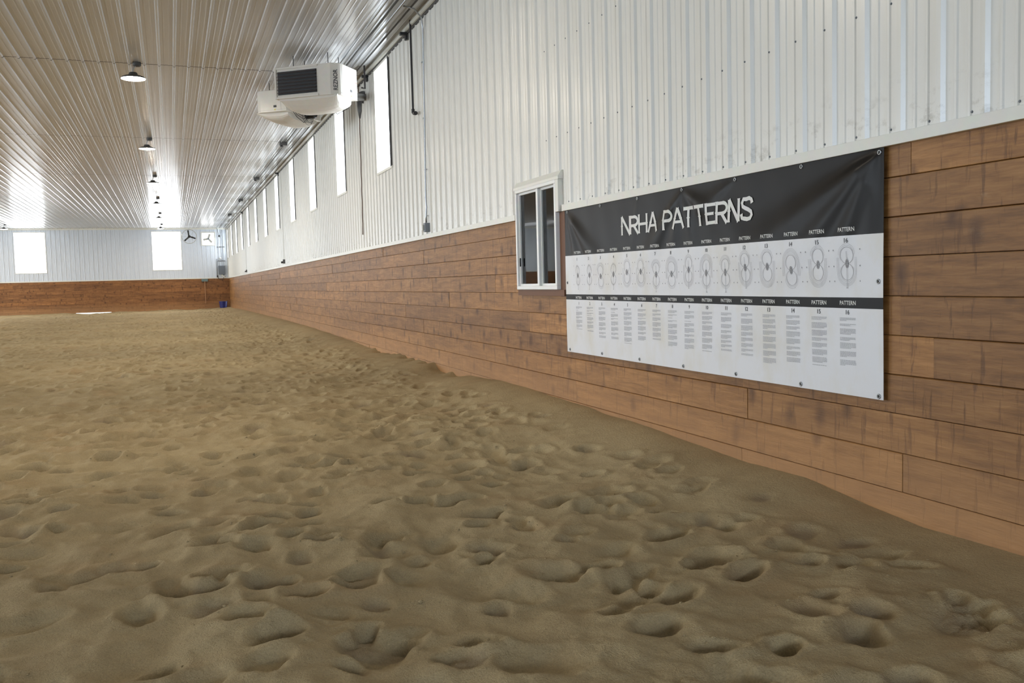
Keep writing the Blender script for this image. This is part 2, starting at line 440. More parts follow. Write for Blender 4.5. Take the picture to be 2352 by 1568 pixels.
wall_r = mb.build('wall_right', M_WALL); tag(wall_r, kind='structure')
ENDH = [(-7.72,-6.245,1.085+H,3.235+H), (-.87,.635,1.13+H,3.245+H), (-14.6,-13.1,1.1+H,3.24+H), (1.79,2.475,2.505+H,3.195+H)]
mb = sheet('wall_end', M_ENDW, XL, XW, ZWOOD+.02, ZC+.02, -6.9, .2286, lambda u,v,d: (u, YE-d, v), ENDH)
wall_e = mb.build('wall_end', M_ENDW); tag(wall_e, kind='structure')
WIN_L = [2.4+3.6786*n for n in range(14) if n not in (2,3,6,7,11,12)]
LDOORS = [(9.0,14.0),(24.0,29.0),(45.5,50.0)]  # unseen doorways, added to bring in side light
mb = sheet('wall_left', M_WALL, YB, YE, ZWOOD+.02, ZC+.02, 0, .2286, lambda u,v,d: (XL+d, u, v), [(y, y+1.1, ZW0-.1, ZW1) for y in WIN_L]+[(a,b_,0,3.9) for a,b_ in LDOORS])
wall_l = mb.build('wall_left', M_WALL); tag(wall_l, kind='structure')
DOORS = [(-12.5,-8.2)]
HIGHW = (-2.2, 2.6, 2.5, 4.3)  # unseen high opening, added to light the wall ribs
mb = sheet('wall_back', M_ENDW, XL, XW, 0, ZC+.02, 0, .2286, lambda u,v,d: (u, YB+d, v), [(a, b_, 0, 3.9) for a, b_ in DOORS]+[HIGHW])
mb.f = [tuple(reversed(f)) for f in mb.f]
wall_b = mb.build('wall_back', M_ENDW); tag(wall_b, kind='structure')
# ceiling in lengths of sheet with dark laps between
mb = MB(); P7 = 7.27
JY = [15.27-7.27*3 + P7*k for k in range(9)]
lap = [YB]+[y for y in JY if YB < y < YE-1]+[YE]
for a, b_ in zip(lap, lap[1:]):
    q = sheet('c', None, XL, XW, a+.014, b_-.014, -.006, .2150, lambda u,v,d: (u, v, ZC-d), minor=.0022, major=.021)
    n = len(mb.v); mb.v += q.v; mb.f += [tuple(n+i for i in f) for f in q.f]; mb.m += [0]*len(q.f)
for y in lap[1:-1]: mb.box((XL, y-.06, ZC+.012), (XW, y+.06, ZC+.03), 1)
ceil = mb.build('ceiling', [M_CEIL, M_DARK]); tag(ceil, kind='structure')
rf = MB(); rf.box((XL-.3,YB-.3,ZC+.2),(XW+.3,YE+.3,ZC+.3)); tag(rf.build('ceiling_deck', M_DARK), kind='structure')

# outer shells that keep daylight out except through the openings
def shell(name, lo, hi, axis, holes, mat):
    """thin wall slab with rectangular holes, in (u,z)"""
    mb = MB(); us_ = sorted({lo[0], hi[0], *[h[0] for h in holes], *[h[1] for h in holes]})
    for ua, ub in zip(us_, us_[1:]):
        um = (ua+ub)/2; z = lo[1]
        for a, b_ in sorted([(h[2],h[3]) for h in holes if h[0] < um < h[1]])+[(hi[1],hi[1])]:
            if a > z+1e-4: mb.box(*axis(ua, ub, z, a))
            z = max(z, b_)
    return tag(mb.build(name, mat), kind='structure')
T0, T1 = .155, .2
GAPY = (54.15, 54.6, .10, .62)
shell('wall_right_outer', (YB-.2,-.4), (YE+.2,ZC+.3), lambda a,b_,z0,z1: ((XW+T0,a,z0),(XW+T1,b_,z1)), holes_r[:-1]+[(SW[0]-.02,SW[1]+.02,SW[2]-.02,SW[3]+.02), GAPY], M_DGREY)
EGAP = [(-4.95,-3.15,-.2,.055), (1.9,2.62,-.2,.035)]
shell('wall_end_outer', (XL-.2,-.4), (XW+.2,ZC+.3), lambda a,b_,z0,z1: ((a,YE+T0,z0),(b_,YE+T1,z1)), [h for h in ENDH]+EGAP, M_DGREY)
shell('wall_left_outer', (YB-.2,-.4), (YE+.2,ZC+.3), lambda a,b_,z0,z1: ((XL-T1,a,z0),(XL-T0,b_,z1)), [(y,y+1.1,ZW0-.1,ZW1) for y in WIN_L]+[(a,b_,0,3.9) for a,b_ in LDOORS], M_DGREY)
shell('wall_back_outer', (XL-.2,-.4), (XW+.2,ZC+.3), lambda a,b_,z0,z1: ((a,YB-T1,z0),(b_,YB-T0,z1)), [(a,b_,0,3.9) for a,b_ in DOORS]+[HIGHW], M_DGREY)
g = MB(); g.box((-60,-70,-.45),(60,110,-.4)); tag(g.build('ground_outside', simple('outside_ground', srgb(190,185,170), .9)), kind='structure')

# ------------------------------------------------------------------ kickboards
def boards(name, mat, a0, a1, tf, jt, zl0, holes=(), flip=False, seed=1):
    rr = random.Random(seed); V = []; F = []; B = []
    lines = [zl0+.1842*i for i in range(-3, 9)] + [ZWOOD+.01]
    for ri, (z0, z1) in enumerate(zip(lines, lines[1:])):
        cuts = [a0]; y = a0 + rr.uniform(.6, 3.6)
        fixed = jt.get(ri-3)
        if fixed:
            y0 = fixed[0]; cuts = [a0]; 
            y = y0
            while y-3.66 > a0+.4: y -= 3.66
            seq = []
            while y < a1-.3: seq.append(y); y += 3.66
            for f in fixed: 
                seq = [s for s in seq if abs(s-f) > .8]+[f]
            cuts += sorted(seq)
        else:
            while y < a1-.3: cuts.append(y); y += rr.choice((2.44,3.66,3.66,4.88))
        cuts.append(a1)
        for ya, yb in zip(cuts, cuts[1:]):
            bid = rr.random(); off = rr.uniform(-.0025,.0025)
            segs = [(ya, yb)]; part = []
            for h in holes:
                if z0 < h[3]-.02 and z1 > h[2]+.02:
                    ns = []
                    for s0, s1 in segs:
                        if h[1] <= s0 or h[0] >= s1: ns.append((s0, s1)); continue
                        if h[0] > s0: ns.append((s0, h[0]))
                        if h[1] < s1: ns.append((h[1], s1))
                        if h[3] < z1-.02: part.append((max(s0,h[0]), min(s1,h[1]), h[3], z1))
                        if h[2] > z0+.02: part.append((max(s0,h[0]), min(s1,h[1]), z0, h[2]))
                    segs = ns
            for s0, s1, zz0, zz1 in [(a_, b_, z0, z1) for a_, b_ in segs]+part:
                for h in holes:    # trim height of the board along a low gap
                    pass
                g_ = .0012; bv = .0035
                y0_, y1_ = s0+(g_ if s0 == ya else 0), s1-(g_ if s1 == yb else 0); n = len(V)
                prof = [(zz0+g_, -bv), (zz0+g_+bv*.7, off), (zz1-g_-bv, off), (zz1-g_, -bv)]
                prof = [(zz0+g_, -.03)]+prof+[(zz1-g_, -.03)]
                for yy in (y0_, y1_):
                    for z, d in prof: V.append(tf(yy, z, d))
                k = len(prof)
                for i in range(k-1): F.append((n+i, n+i+1, n+k+i+1, n+k+i)); B.append(bid)
                F.append(tuple(n+i for i in range(k))); B.append(bid); F.append(tuple(n+k+i for i in reversed(range(k)))); B.append(bid)
    if flip: F = [tuple(reversed(f)) for f in F]
    me = bpy.data.meshes.new(name); me.from_pydata(V, [], F); me.materials.append(mat); me.update()
    a = me.attributes.new('bid','FLOAT','FACE'); a.data.foreach_set('value', B)
    o = bpy.data.objects.new(name, me); COL.objects.link(o); return tag(o, kind='structure')
z0l = -1.0376+H
jt = {8:[3.262], 4:[3.323], 1:[4.529], 0:[3.307], -1:[4.591,6.961], 2:[8.23], -2:[3.6]}
wood_r = boards('wall_right_kickboards', M_WOOD, YB, YE, lambda y,z,d: (XW-d, y, z), jt, z0l, [(SW[0]-.02,SW[1]+.02,SW[2]-.0,9), (54.2,54.5,.12,.55)], seed=5)
wood_e = boards('wall_end_kickboards', M_WOODE, XL, XW, lambda x,z,d: (x, YE-d, z), {}, z0l, [(-4.95,-3.15,-1,.055),(1.9,2.62,-1,.035)], flip=True, seed=9)
wood_l = boards('wall_left_kickboards', M_WOOD, YB, YE, lambda y,z,d: (XL+d, y, z), {}, z0l, [(a,b_,-1,9) for a,b_ in LDOORS], flip=True, seed=12)
bk = MB(); bk.box((XW+.028,YB,.55),(XW+.05,SW[0]-.03,ZWOOD+.1)); bk.box((XW+.028,SW[1]+.03,.55),(XW+.05,YE,ZWOOD+.1)); bk.box((XW+.028,SW[0]-.03,.55),(XW+.05,SW[1]+.03,SW[2]-.03))
bk.box((XW+.028,YB,-.4),(XW+.05,54.18,.55)); bk.box((XW+.028,54.52,-.4),(XW+.05,YE,.55))
bk.box((XL,YE+.028,.06),(XW,YE+.05,ZWOOD+.1)); bk.box((XL,YE+.028,-.4),(-4.95,YE+.05,.06)); bk.box((-3.15,YE+.028,-.4),(1.9,YE+.05,.06)); bk.box((2.62,YE+.028,-.4),(XW,YE+.05,.06))

for a, b_ in ((YB,9),(14,24),(29,45.5),(50,YE)): bk.box((XL-.05,a,-.4),(XL-.028,b_,ZWOOD+.1))
tag(bk.build('wall_board_backing', M_DARK), kind='structure')

# base trim strips over the boards, and corner trims
def trim(name, segs, mat=M_TRIM, bevel=0):
    mb = MB()
    for s in segs: mb.box(*s)
    return tag(mb.build(name, mat, bevel=bevel), kind='structure')
zt0, zt1 = ZWOOD-.003, ZWOOD+.052
segs = []
for a, b_ in ((YB,2.2),(2.2,6.62),(6.62,SW[0]-.09),(SW[1]+.06,12.0),(12.0,16.3),(16.3,20.6),(20.6,27),(27,36),(36,YE)):
    segs.append(((XW-.032,a+.001,zt0),(XW+.02,b_-.001,zt1)))
trim('trim_1', segs, bevel=.002)
trim('trim_2', [((XL,YE-.032,zt0),(XW,YE+.02,zt1))])
trim('trim_3', [((XL-.02,a,zt0),(XL+.032,b_,zt1)) for a, b_ in ((YB,9),(14,24),(29,45.5),(50,YE))])
trim('trim_4', [((XW-.05,YE-.05,ZWOOD+.05),(XW,YE,ZC))])                     # far corner angle
trim('trim_5', [((XL,YE-.06,ZC-.10),(XW,YE-.0,ZC+.01))], M_TRIM)            # end wall top trim
# ceiling/right wall joint: flat flange, round-nosed cover and a dark strip imitating shade
tr = MB(); tr.box((XW-.05,YB,ZC-.022),(XW,YE,ZC+.0)); tr.tube([(XW-.035,YB,ZC-.052),(XW-.035,YE,ZC-.052)], .034, 12)
tag(tr.build('trim_6', M_TRIM2, smooth='auto'), kind='structure')
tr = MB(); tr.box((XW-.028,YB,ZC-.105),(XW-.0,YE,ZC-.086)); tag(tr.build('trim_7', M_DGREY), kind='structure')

# ------------------------------------------------------------------ windows
def tall_window(n, axis, u0, u1, z0, z1, pane, dp=.15, dark=True):
    """axis(u, z, d): d < 0 goes out through the wall, d > 0 into the arena"""
    root = empty('window_%d' % n, axis((u0+u1)/2, z0, 0)); root['kind'] = 'structure'; loc = Vector(root.location)
    def bx(mb, a, b_, mi=0):
        p = [Vector(axis(*a))-loc, Vector(axis(*b_))-loc]
        mb.box([min(p[0][i],p[1][i]) for i in range(3)], [max(p[0][i],p[1][i]) for i in range(3)], mi)
    f = MB(); t = .035; dd = .024
    bx(f,(u0-t,z0-t,-.005),(u1+t,z0,dd)); bx(f,(u0-t,z1,-.005),(u1+t,z1+t,dd)); bx(f,(u0-.012,z0,-.005),(u0,z1,dd)); bx(f,(u1,z0,-.005),(u1+t,z1,dd))
    if dark: bx(f,(u0-.03,z0-.01,.0),(u0-.012,z1+.02,dd+.012),1)  # dark strip on the near edge, drawn in for a shadow gap
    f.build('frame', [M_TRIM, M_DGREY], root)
    r_ = MB(); e = .012
    bx(r_,(u0-e,z0-e,-dp),(u1+e,z0,-.005)); bx(r_,(u0-e,z1,-dp),(u1+e,z1+e,-.005)); bx(r_,(u0-e,z0,-dp),(u0,z1,-.005)); bx(r_,(u1,z0,-dp),(u1+e,z1,-.005))
    r_.build('reveal', M_VINYL, root)
    p = MB(); bx(p,(u0-.01,z0-.01,-dp-.004),(u1+.01,z1+.01,-dp+.0)); p.build('pane', pane, root)
    return root
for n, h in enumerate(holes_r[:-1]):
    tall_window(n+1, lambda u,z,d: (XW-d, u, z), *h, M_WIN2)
tall_window(13, lambda u,z,d: (u, YE-d, z), *ENDH[0], M_WIN, dark=False)
tall_window(14, lambda u,z,d: (u, YE-d, z), *ENDH[1], M_WIN, dark=False)
tall_window(15, lambda u,z,d: (u, YE-d, z), *ENDH[2], M_WIN, dark=False)
for n, y in enumerate(WIN_L):
    tall_window(17+n, lambda u,z,d: (XL+d, u, z), y, y+1.1, ZW0-.1, ZW1, M_WIN3, dark=False)

# sliding service window to the dim office
root = empty('window_16', (XW, (SW[0]+SW[1])/2, SW[2])); root['kind'] = 'structure'
def P_(mb, u0, u1, z0, z1, d0, d1, mi=0):   # u along Y, d into the arena; local to root
    mb.box((-d1, u0-root.location.y, z0-root.location.z), (-d0, u1-root.location.y, z1-root.location.z), mi)
u0, u1, z0, z1 = SW
f = MB(); w = .034
P_(f,u0,u1,z0,z0+w,-.08,.05); P_(f,u0,u1,z1-w,z1,-.08,.05); P_(f,u0,u0+w,z0+w,z1-w,-.08,.05); P_(f,u1-w,u1,z0+w,z1-w,-.08,.05)
um = 7.66
P_(f,um-.022,um+.022,z0+w,z1-w,-.05,.042)
f.build('frame', M_VINYL, root, bevel=.004)
s = MB(); e = .02
for a, b_, dd in ((um+.02,u1-w,.024),(u0+w,um-.02,.012)):
    P_(s,a,b_,z0+w,z0+w+e,dd-.025,dd); P_(s,a,b_,z1-w-e,z1-w,dd-.025,dd); P_(s,a,a+e*.8,z0+w+e,z1-w-e,dd-.025,dd); P_(s,b_-e*.8,b_,z0+w+e,z1-w-e,dd-.025,dd)
s.build('sash', M_VINYL, root)
gm = bpy.data.materials.new('window_glass'); gm.use_nodes = True; nt = gm.node_tree; nt.nodes.clear()
out = nt.nodes.new('ShaderNodeOutputMaterial'); mx = nt.nodes.new('ShaderNodeMixShader'); tr_ = nt.nodes.new('ShaderNodeBsdfTransparent'); gl = nt.nodes.new('ShaderNodeBsdfGlossy'); fr = nt.nodes.new('ShaderNodeFresnel')
gl.inputs['Roughness'].default_value = .02; fr.inputs['IOR'].default_value = 1.7; tr_.inputs[0].default_value = (.86,.9,.9,1)
nt.links.new(fr.outputs[0], mx.inputs[0]); nt.links.new(tr_.outputs[0], mx.inputs[1]); nt.links.new(gl.outputs[0], mx.inputs[2]); nt.links.new(mx.outputs[0], out.inputs[0])
g1 = MB(); P_(g1,um,u1-w-.01,z0+w+.01,z1-w-.01,.004,.008); g1.build('pane', gm, root)
g1 = MB(); P_(g1,u0+w+.01,um,z0+w+.01,z1-w-.01,-.006,-.002); g1.build('pane', gm, root)
lt = MB(); P_(lt,u1-w-.026,u1-w-.016,z0+.22,z0+.30,.024,.034); lt.build('latch', M_BLKPL, root)
hd = MB()   # sheet-metal head flashing with a sloped top
a = XW-root.location.x
for (ya, yb) in ((u0-.075, u1+.03),):
    y0_, y1_ = ya-root.location.y, yb-root.location.y; zb = z1-root.location.z
    for q0, q1 in (((-.052,zb-.004),(-.052,zb+.02)),((-.052,zb+.02),(-.02,zb+.07)),((-.02,zb+.07),(.0,zb+.075))):
        hd.quad((q0[0],y0_,q0[1]),(q1[0],y0_,q1[1]),(q1[0],y1_,q1[1]),(q0[0],y1_,q0[1]))
    hd.v += [(-.052,y0_,zb-.004),(-.052,y0_,zb+.02),(-.02,y0_,zb+.07),(.0,y0_,zb+.075),(.0,y0_,zb-.004)]; n = len(hd.v); hd.f.append((n-5,n-4,n-3,n-2,n-1)); hd.m.append(0)
P_(hd,u0-.06,u0,ZWOOD+.0,z1+.02,-.01,.048); P_(hd,u1,u1+.03,ZWOOD-.01,z1+.0,-.01,.03)
hd.build('head_flashing', M_TRIM, root)
st = MB(); P_(st,u0-.11,u0-.0,z0-.06,ZWOOD-.005,-.01,.012); P_(st,u0-.11,u1+.02,z0-.055,z0-.002,-.01,.03)
M_BRTRIM = simple('brown_stained_trim', srgb(112,74,48), .6); st.build('timber_surround', M_BRTRIM, root)
# dim office beyond the glass
of = MB(); x0_, x1_ = XW+.21, XW+3.2; ya, yb = 5.4, 11.5; za, zb = .0, 2.7
of.quad((x1_,ya,za),(x1_,yb,za),(x1_,yb,zb),(x1_,ya,zb)); of.quad((x0_,yb,za),(x0_,yb,zb),(x1_,yb,zb),(x1_,yb,za)); of.quad((x0_,ya,za),(x1_,ya,za),(x1_,ya,zb),(x0_,ya,zb))
of.quad((x0_,ya,zb),(x1_,ya,zb),(x1_,yb,zb),(x0_,yb,zb)); of.quad((x0_,ya,za),(x0_,yb,za),(x1_,yb,za),(x1_,ya,za))
tag(of.build('wall_office', M_INT), kind='structure')
ol = MB()
for yy in (9.05,): ol.box((XW+.55,yy,.0),(XW+.6,yy+.09,2.5))
ol.box((XW+.55,9.9,.0),(XW+.6,10.0,2.5)); ol.box((XW+.55,9.05,1.98),(XW+.6,10.0,2.08))
tag(ol.build('trim_8', M_INTL), kind='structure')

# screws of the steel sheet near the camera, copies of one head
sw = MB(); sw.lathe([(.0001,-.005),(.0035,-.005),(.005,-.003),(.0062,0)], M=Matrix.Rotation(R(90),4,'Y'), k=8)
scr = sw.build('screw_head', M_GREY, wall_r)
first = True; cnt = 0
for zz in (.655+H, 1.228+H, 2.0+H):
    for k in range(-9, 22):
        y = 2.698+.2286*k
        if SW[0]-.1 < y < SW[1]+.1 and zz < SW[3]+.05: continue
        o_ = scr if first else scr.copy()
        if not first: COL.objects.link(o_)
        first = False; cnt += 1
        o_.location = (XW, y, zz)

# ------------------------------------------------------------------ banner
XB = XW-.022; BY0, BY1 = 7.085, 3.405; BZ0, BZ1 = -.612+H, .581+H
BW = BY0-BY1; BH = BZ1-BZ0
# folds: (u, v from bottom-left, angle deg, amp, width growth, length)
GT = [(.05,1.175),(.68,1.175),(1.284,1.175),(1.887,1.175),(2.482,1.175),(3.085,1.175),(3.652,1.17)]
GB = [(.016+.04,.022),(.668,.026),(1.277,.024),(1.879,.022),(2.477,.022),(3.077,.02),(3.651,.016)]
GS = [(3.65,.565),(.037,.585)]
FOLDS = [(3.652,1.17,218,.016,.10,1.5),(3.652,1.17,203,.013,.075,1.7),(3.652,1.17,238,.014,.11,1.0),(3.652,1.17,258,.006,.10,.8),
         (1.887,1.175,222,.011,.10,.9),(1.887,1.175,250,.008,.11,.8),(1.887,1.175,332,.008,.12,1.0),(1.887,1.175,290,.005,.12,.7),
         (.05,1.175,322,.011,.10,1.1),(.05,1.175,296,.009,.10,.9),(2.482,1.175,200,.004,.08,.7),(1.284,1.175,255,.003,.07,.35),(3.651,.016,118,.004,.07,.5),(2.5,.3,200,.004,.3,.9)]
def relief(u, v):
    d = 0
    for gu, gv, an, amp, wd, L in FOLDS:
        c, s_ = math.cos(R(an)), math.sin(R(an)); du, dv = u-gu, v-gv
        t = du*c+dv*s_
        if t <= 0: continue
        p = -du*s_+dv*c; wdt = .014+wd*1.35*t
        d += amp*math.exp(-(p/wdt)**2)*min(1,t/.15)*math.exp(-(t/L)**2)
    d *= 1.5
    whitefade = 1 if v > .72 else .35+.65*max(0,(v-.5)/.22)
    d *= whitefade
    d += .0035*math.sin(u*2.1+1)*math.sin(v*3.1)
    d += .0006*math.sin(u*23+v*9)
    return d
def BP(u, v, off=0): return (XB-relief(u, v)-off, BY0-u, BZ0+v)
ban = empty('banner', (XB, (BY0+BY1)/2, BZ0), label='long black and white vinyl banner of riding pattern diagrams on the wooden wall', cat='banner')
BL = Vector(ban.location)
def bl(p): return (p[0]-BL.x, p[1]-BL.y, p[2]-BL.z)
NU, NV = 300, 100
mb = MB()
for j in range(NV+1):
    for i in range(NU+1): mb.v.append(bl(BP(BW*i/NU, BH*j/NV)))
for j in range(NV):
    for i in range(NU):
        n = j*(NU+1)+i; mb.f.append((n, n+1, n+NU+2, n+NU+1)); mb.m.append(0)
def banner_mat():
    m, nt, b = newmat('banner_vinyl')
    co = objco(nt); sp = nt.nodes.new('ShaderNodeSeparateXYZ'); nt.links.new(co, sp.inputs[0])
    v = sp.outputs[2]; u = sp.outputs[1]          # z above banner bottom; y (+ is towards the far end)
    # printed band edges (slightly out of level, as hung)
    def edge(a, k): return math_n(nt, 'ADD', a, math_n(nt, 'MULTIPLY', u, k))
    top = math_n(nt,'GREATER_THAN', v, edge(.801,.005))
    b0 = math_n(nt,'GREATER_THAN', v, edge(.4385,.003)); b1 = math_n(nt,'LESS_THAN', v, edge(.4875,.0))
    black = math_n(nt,'MAXIMUM', top, math_n(nt,'MULTIPLY', b0, b1))
    n = noise(nt, mapping(nt, co, (1,2.2,1.2)), 1.6, 5, .6); r = ramp(nt, [(.48,(0,0,0)),(.75,(1,1,1))]); nt.links.new(n, r.inputs[0])
    white = mixc(nt, math_n(nt,'MULTIPLY',r.outputs[0],.5), srgb(226,226,228), srgb(214,205,180))
    blk = mixc(nt, noise(nt, co, 6, 3), srgb(24,22,21), srgb(29,26,24))
    c = mixc(nt, black, white, blk)
    nt.links.new(c, b.inputs['Base Color']); b.inputs['Roughness'].default_value = .36; b.inputs['Specular IOR Level'].default_value = .12
    b.inputs['Sheen Weight'].default_value = 0
    return m
cloth = mb.build('vinyl_sheet', banner_mat(), ban, smooth=True)
M_PRINTW = simple('white_print', srgb(222,221,216), .45); M_PRINTK = simple('dark_print', srgb(62,60,62), .5)
M_PRINTG = simple('grey_print', srgb(186,185,187), .6); M_PRINTL = simple('line_print', srgb(150,148,150), .6)
OFF = .0016
def poly_print(mb, pts, off=OFF):
    """flat convex polygon given in (u,v) laid on the vinyl"""
    n = len(mb.v)
    for u, v in pts: mb.v.append(bl(BP(u, v, off)))
    mb.f.append(tuple(range(n, n+len(pts)))); mb.m.append(0)
def stroke(mb, pts, w, off=OFF, step=.03):
    """thick polyline; w a number or per-point list"""
    q = []; ws = w if isinstance(w, (list, tuple)) else [w]*len(pts)
    for i in range(len(pts)-1):
        L = math.hypot(pts[i+1][0]-pts[i][0], pts[i+1][1]-pts[i][1]); k = max(1, int(L/step))
        for j in range(k):
            t = j/k; q.append((pts[i][0]*(1-t)+pts[i+1][0]*t, pts[i][1]*(1-t)+pts[i+1][1]*t, ws[i]*(1-t)+ws[i+1]*t))
    q.append((*pts[-1], ws[-1])); n = len(mb.v)
    for i, (u, v, ww) in enumerate(q):
        a = q[max(i-1,0)]; b_ = q[min(i+1,len(q)-1)]
        tx, ty = b_[0]-a[0], b_[1]-a[1]; L = math.hypot(tx, ty) or 1; nx, ny = -ty/L*ww/2, tx/L*ww/2
        mb.v.append(bl(BP(u+nx, v+ny, off))); mb.v.append(bl(BP(u-nx, v-ny, off)))
    for i in range(len(q)-1): mb.f.append((n+2*i, n+2*i+1, n+2*i+3, n+2*i+2)); mb.m.append(0)
# title: hand-drawn western condensed capitals with spurs at mid height
tl = MB(); TZ0, TZ1 = .315-(-.612), .449-(-.612); TH = TZ1-TZ0
def TP(x0, w): return lambda x, y: (x0+x*w, TZ0+y*TH)
SWD = .0235
lay = [0]
def OFFL():
    lay[0] += 1; return OFF + .00005*lay[0]
def stem(f, xa, ya, xb, yb, w=SWD, spur=True):
    a, b_ = f(xa, ya), f(xb, yb); o_ = OFFL()
    P5 = [(a[0]*(1-t)+b_[0]*t, a[1]*(1-t)+b_[1]*t) for t in (0,.06,.5,.94,1)]
    stroke(tl, P5, [w*1.25, w, w, w, w*1.25], o_)
    if spur:
        m = ((a[0]+b_[0])/2, (a[1]+b_[1])/2); r_ = w*.78
        poly_print(tl, [(m[0]-r_, m[1]), (m[0], m[1]-r_*.8), (m[0]+r_, m[1]), (m[0], m[1]+r_*.8)], OFFL())
def arc(f, cx, cy, rx, ry, a0, a1, w=SWD, k=14):
    stroke(tl, [f(cx+rx*math.cos(R(a0+(a1-a0)*i/k)), cy+ry*math.sin(R(a0+(a1-a0)*i/k))) for i in range(k+1)], w, OFFL())
for ch, ya, yb in [('N',6.056,5.911),('R',5.924,5.79),('H',5.793,5.66),('A',5.655,5.511),('P',5.432,5.305),('A',5.308,5.168),('T',5.168,5.050),('T',5.038,4.920),('E',4.908,4.798),('R',4.796,4.668),('N',4.668,4.549),('S',4.541,4.421)]:
    x0 = BY0-ya; w = ya-yb; f = TP(x0, w); e = SWD/w/2; h = SWD/TH/2
    if ch == 'N': stem(f,e,0,e,1); stem(f,1-e,0,1-e,1,spur=False); stem(f,e*.9,1,1-e*.9,0,SWD*1.05,False)
    if ch == 'H': stem(f,e,0,e,1); stem(f,1-e,0,1-e,1); stem(f,e,.48,1-e,.48,SWD*.8,False)
    if ch == 'A': stem(f,e*.6,0,.5,1); stem(f,1-e*.6,0,.5,1); stem(f,.25,.33,.75,.33,SWD*.75,False)
    if ch == 'T': stem(f,.5,0,.5,1-h); stem(f,0,1-h,1,1-h,SWD*.95,False)
    if ch == 'E': stem(f,e,0,e,1); stem(f,e,1-h,1,1-h,SWD*.85,False); stem(f,e,h,1,h,SWD*.85,False); stem(f,e,.5,.85,.5,SWD*.75,False)
    if ch in 'PR':
        stem(f,e,0,e,1); stem(f,e,1-h,.6,1-h,SWD*.85,False); stem(f,e,.45,.6,.45,SWD*.85,False)
        arc(f,.58,(1-h+.45)/2,.42-e,(1-h-.45)/2,-90,90,SWD*.92)
        if ch == 'R': stem(f,.5,.45,1-e*.6,0,SWD,False)
    if ch == 'S':
        pts = [(.92,.72),(.86,.88),(.70,.97-h*.3),(.45,1-h),(.22,.93),(.10,.77),(.16,.62),(.36,.54),(.62,.46),(.84,.36),(.90,.22),(.78,.08),(.55,h*.6),(.30,h),(.12,.12),(.06,.30)]
        stroke(tl, [f(*q) for q in pts], [SWD*1.2]+[SWD]*14+[SWD*1.2], OFFL())
tl.build('title_lettering', M_PRINTW, ban)
# small lettering from the built-in font, wrapped onto the vinyl
_cache = {}
def text_tris(s):
    if s in _cache: return _cache[s]
    cu = bpy.data.curves.new('t', 'FONT'); cu.body = s; cu.align_x = 'CENTER'; cu.resolution_u = 3; cu.offset = .012
    o_ = bpy.data.objects.new('t', cu); COL.objects.link(o_); dg = bpy.context.evaluated_depsgraph_get(); dg.update()
    me_ = bpy.data.meshes.new_from_object(o_.evaluated_get(dg))
    V = [tuple(v.co) for v in me_.vertices]; F = [tuple(p.vertices) for p in me_.polygons]
    bpy.data.objects.remove(o_); bpy.data.curves.remove(cu); bpy.data.meshes.remove(me_)
    _cache[s] = (V, F); return V, F
def text_print(mb, s, u, v, size_w, size_h, off=OFF):
    V, F = text_tris(s); xs_ = [p[0] for p in V]; ys_ = [p[1] for p in V]
    wx = (max(xs_)-min(xs_)); hy = max(ys_)-min(ys_); cx = (max(xs_)+min(xs_))/2; y0 = min(ys_)
    kx = size_w/wx if size_w else size_h/hy; ky = size_h/hy; n = len(mb.v)
    for p in V: mb.v.append(bl(BP(u+(p[0]-cx)*kx, v+(p[1]-y0)*ky, off)))
    for f_ in F: mb.f.append(tuple(n+i for i in f_)); mb.m.append(0)
cols_u = [BY0-(6.826-.2123*i) for i in range(16)]
for i, u in enumerate(cols_u):
    v1 = (.197+.0005*(15-i)) - (-.612)
    for vh, vn in ((v1+.004, v1-.051), (.450, .4385-.036)):
        hp = MB(); text_print(hp, 'PATTERN', u, vh, .112, .021); hp.build('heading_lettering', M_PRINTW, ban)
        hp = MB(); text_print(hp, str(i+1), u, vn, None, .023); hp.build('number_lettering', M_PRINTK, ban)
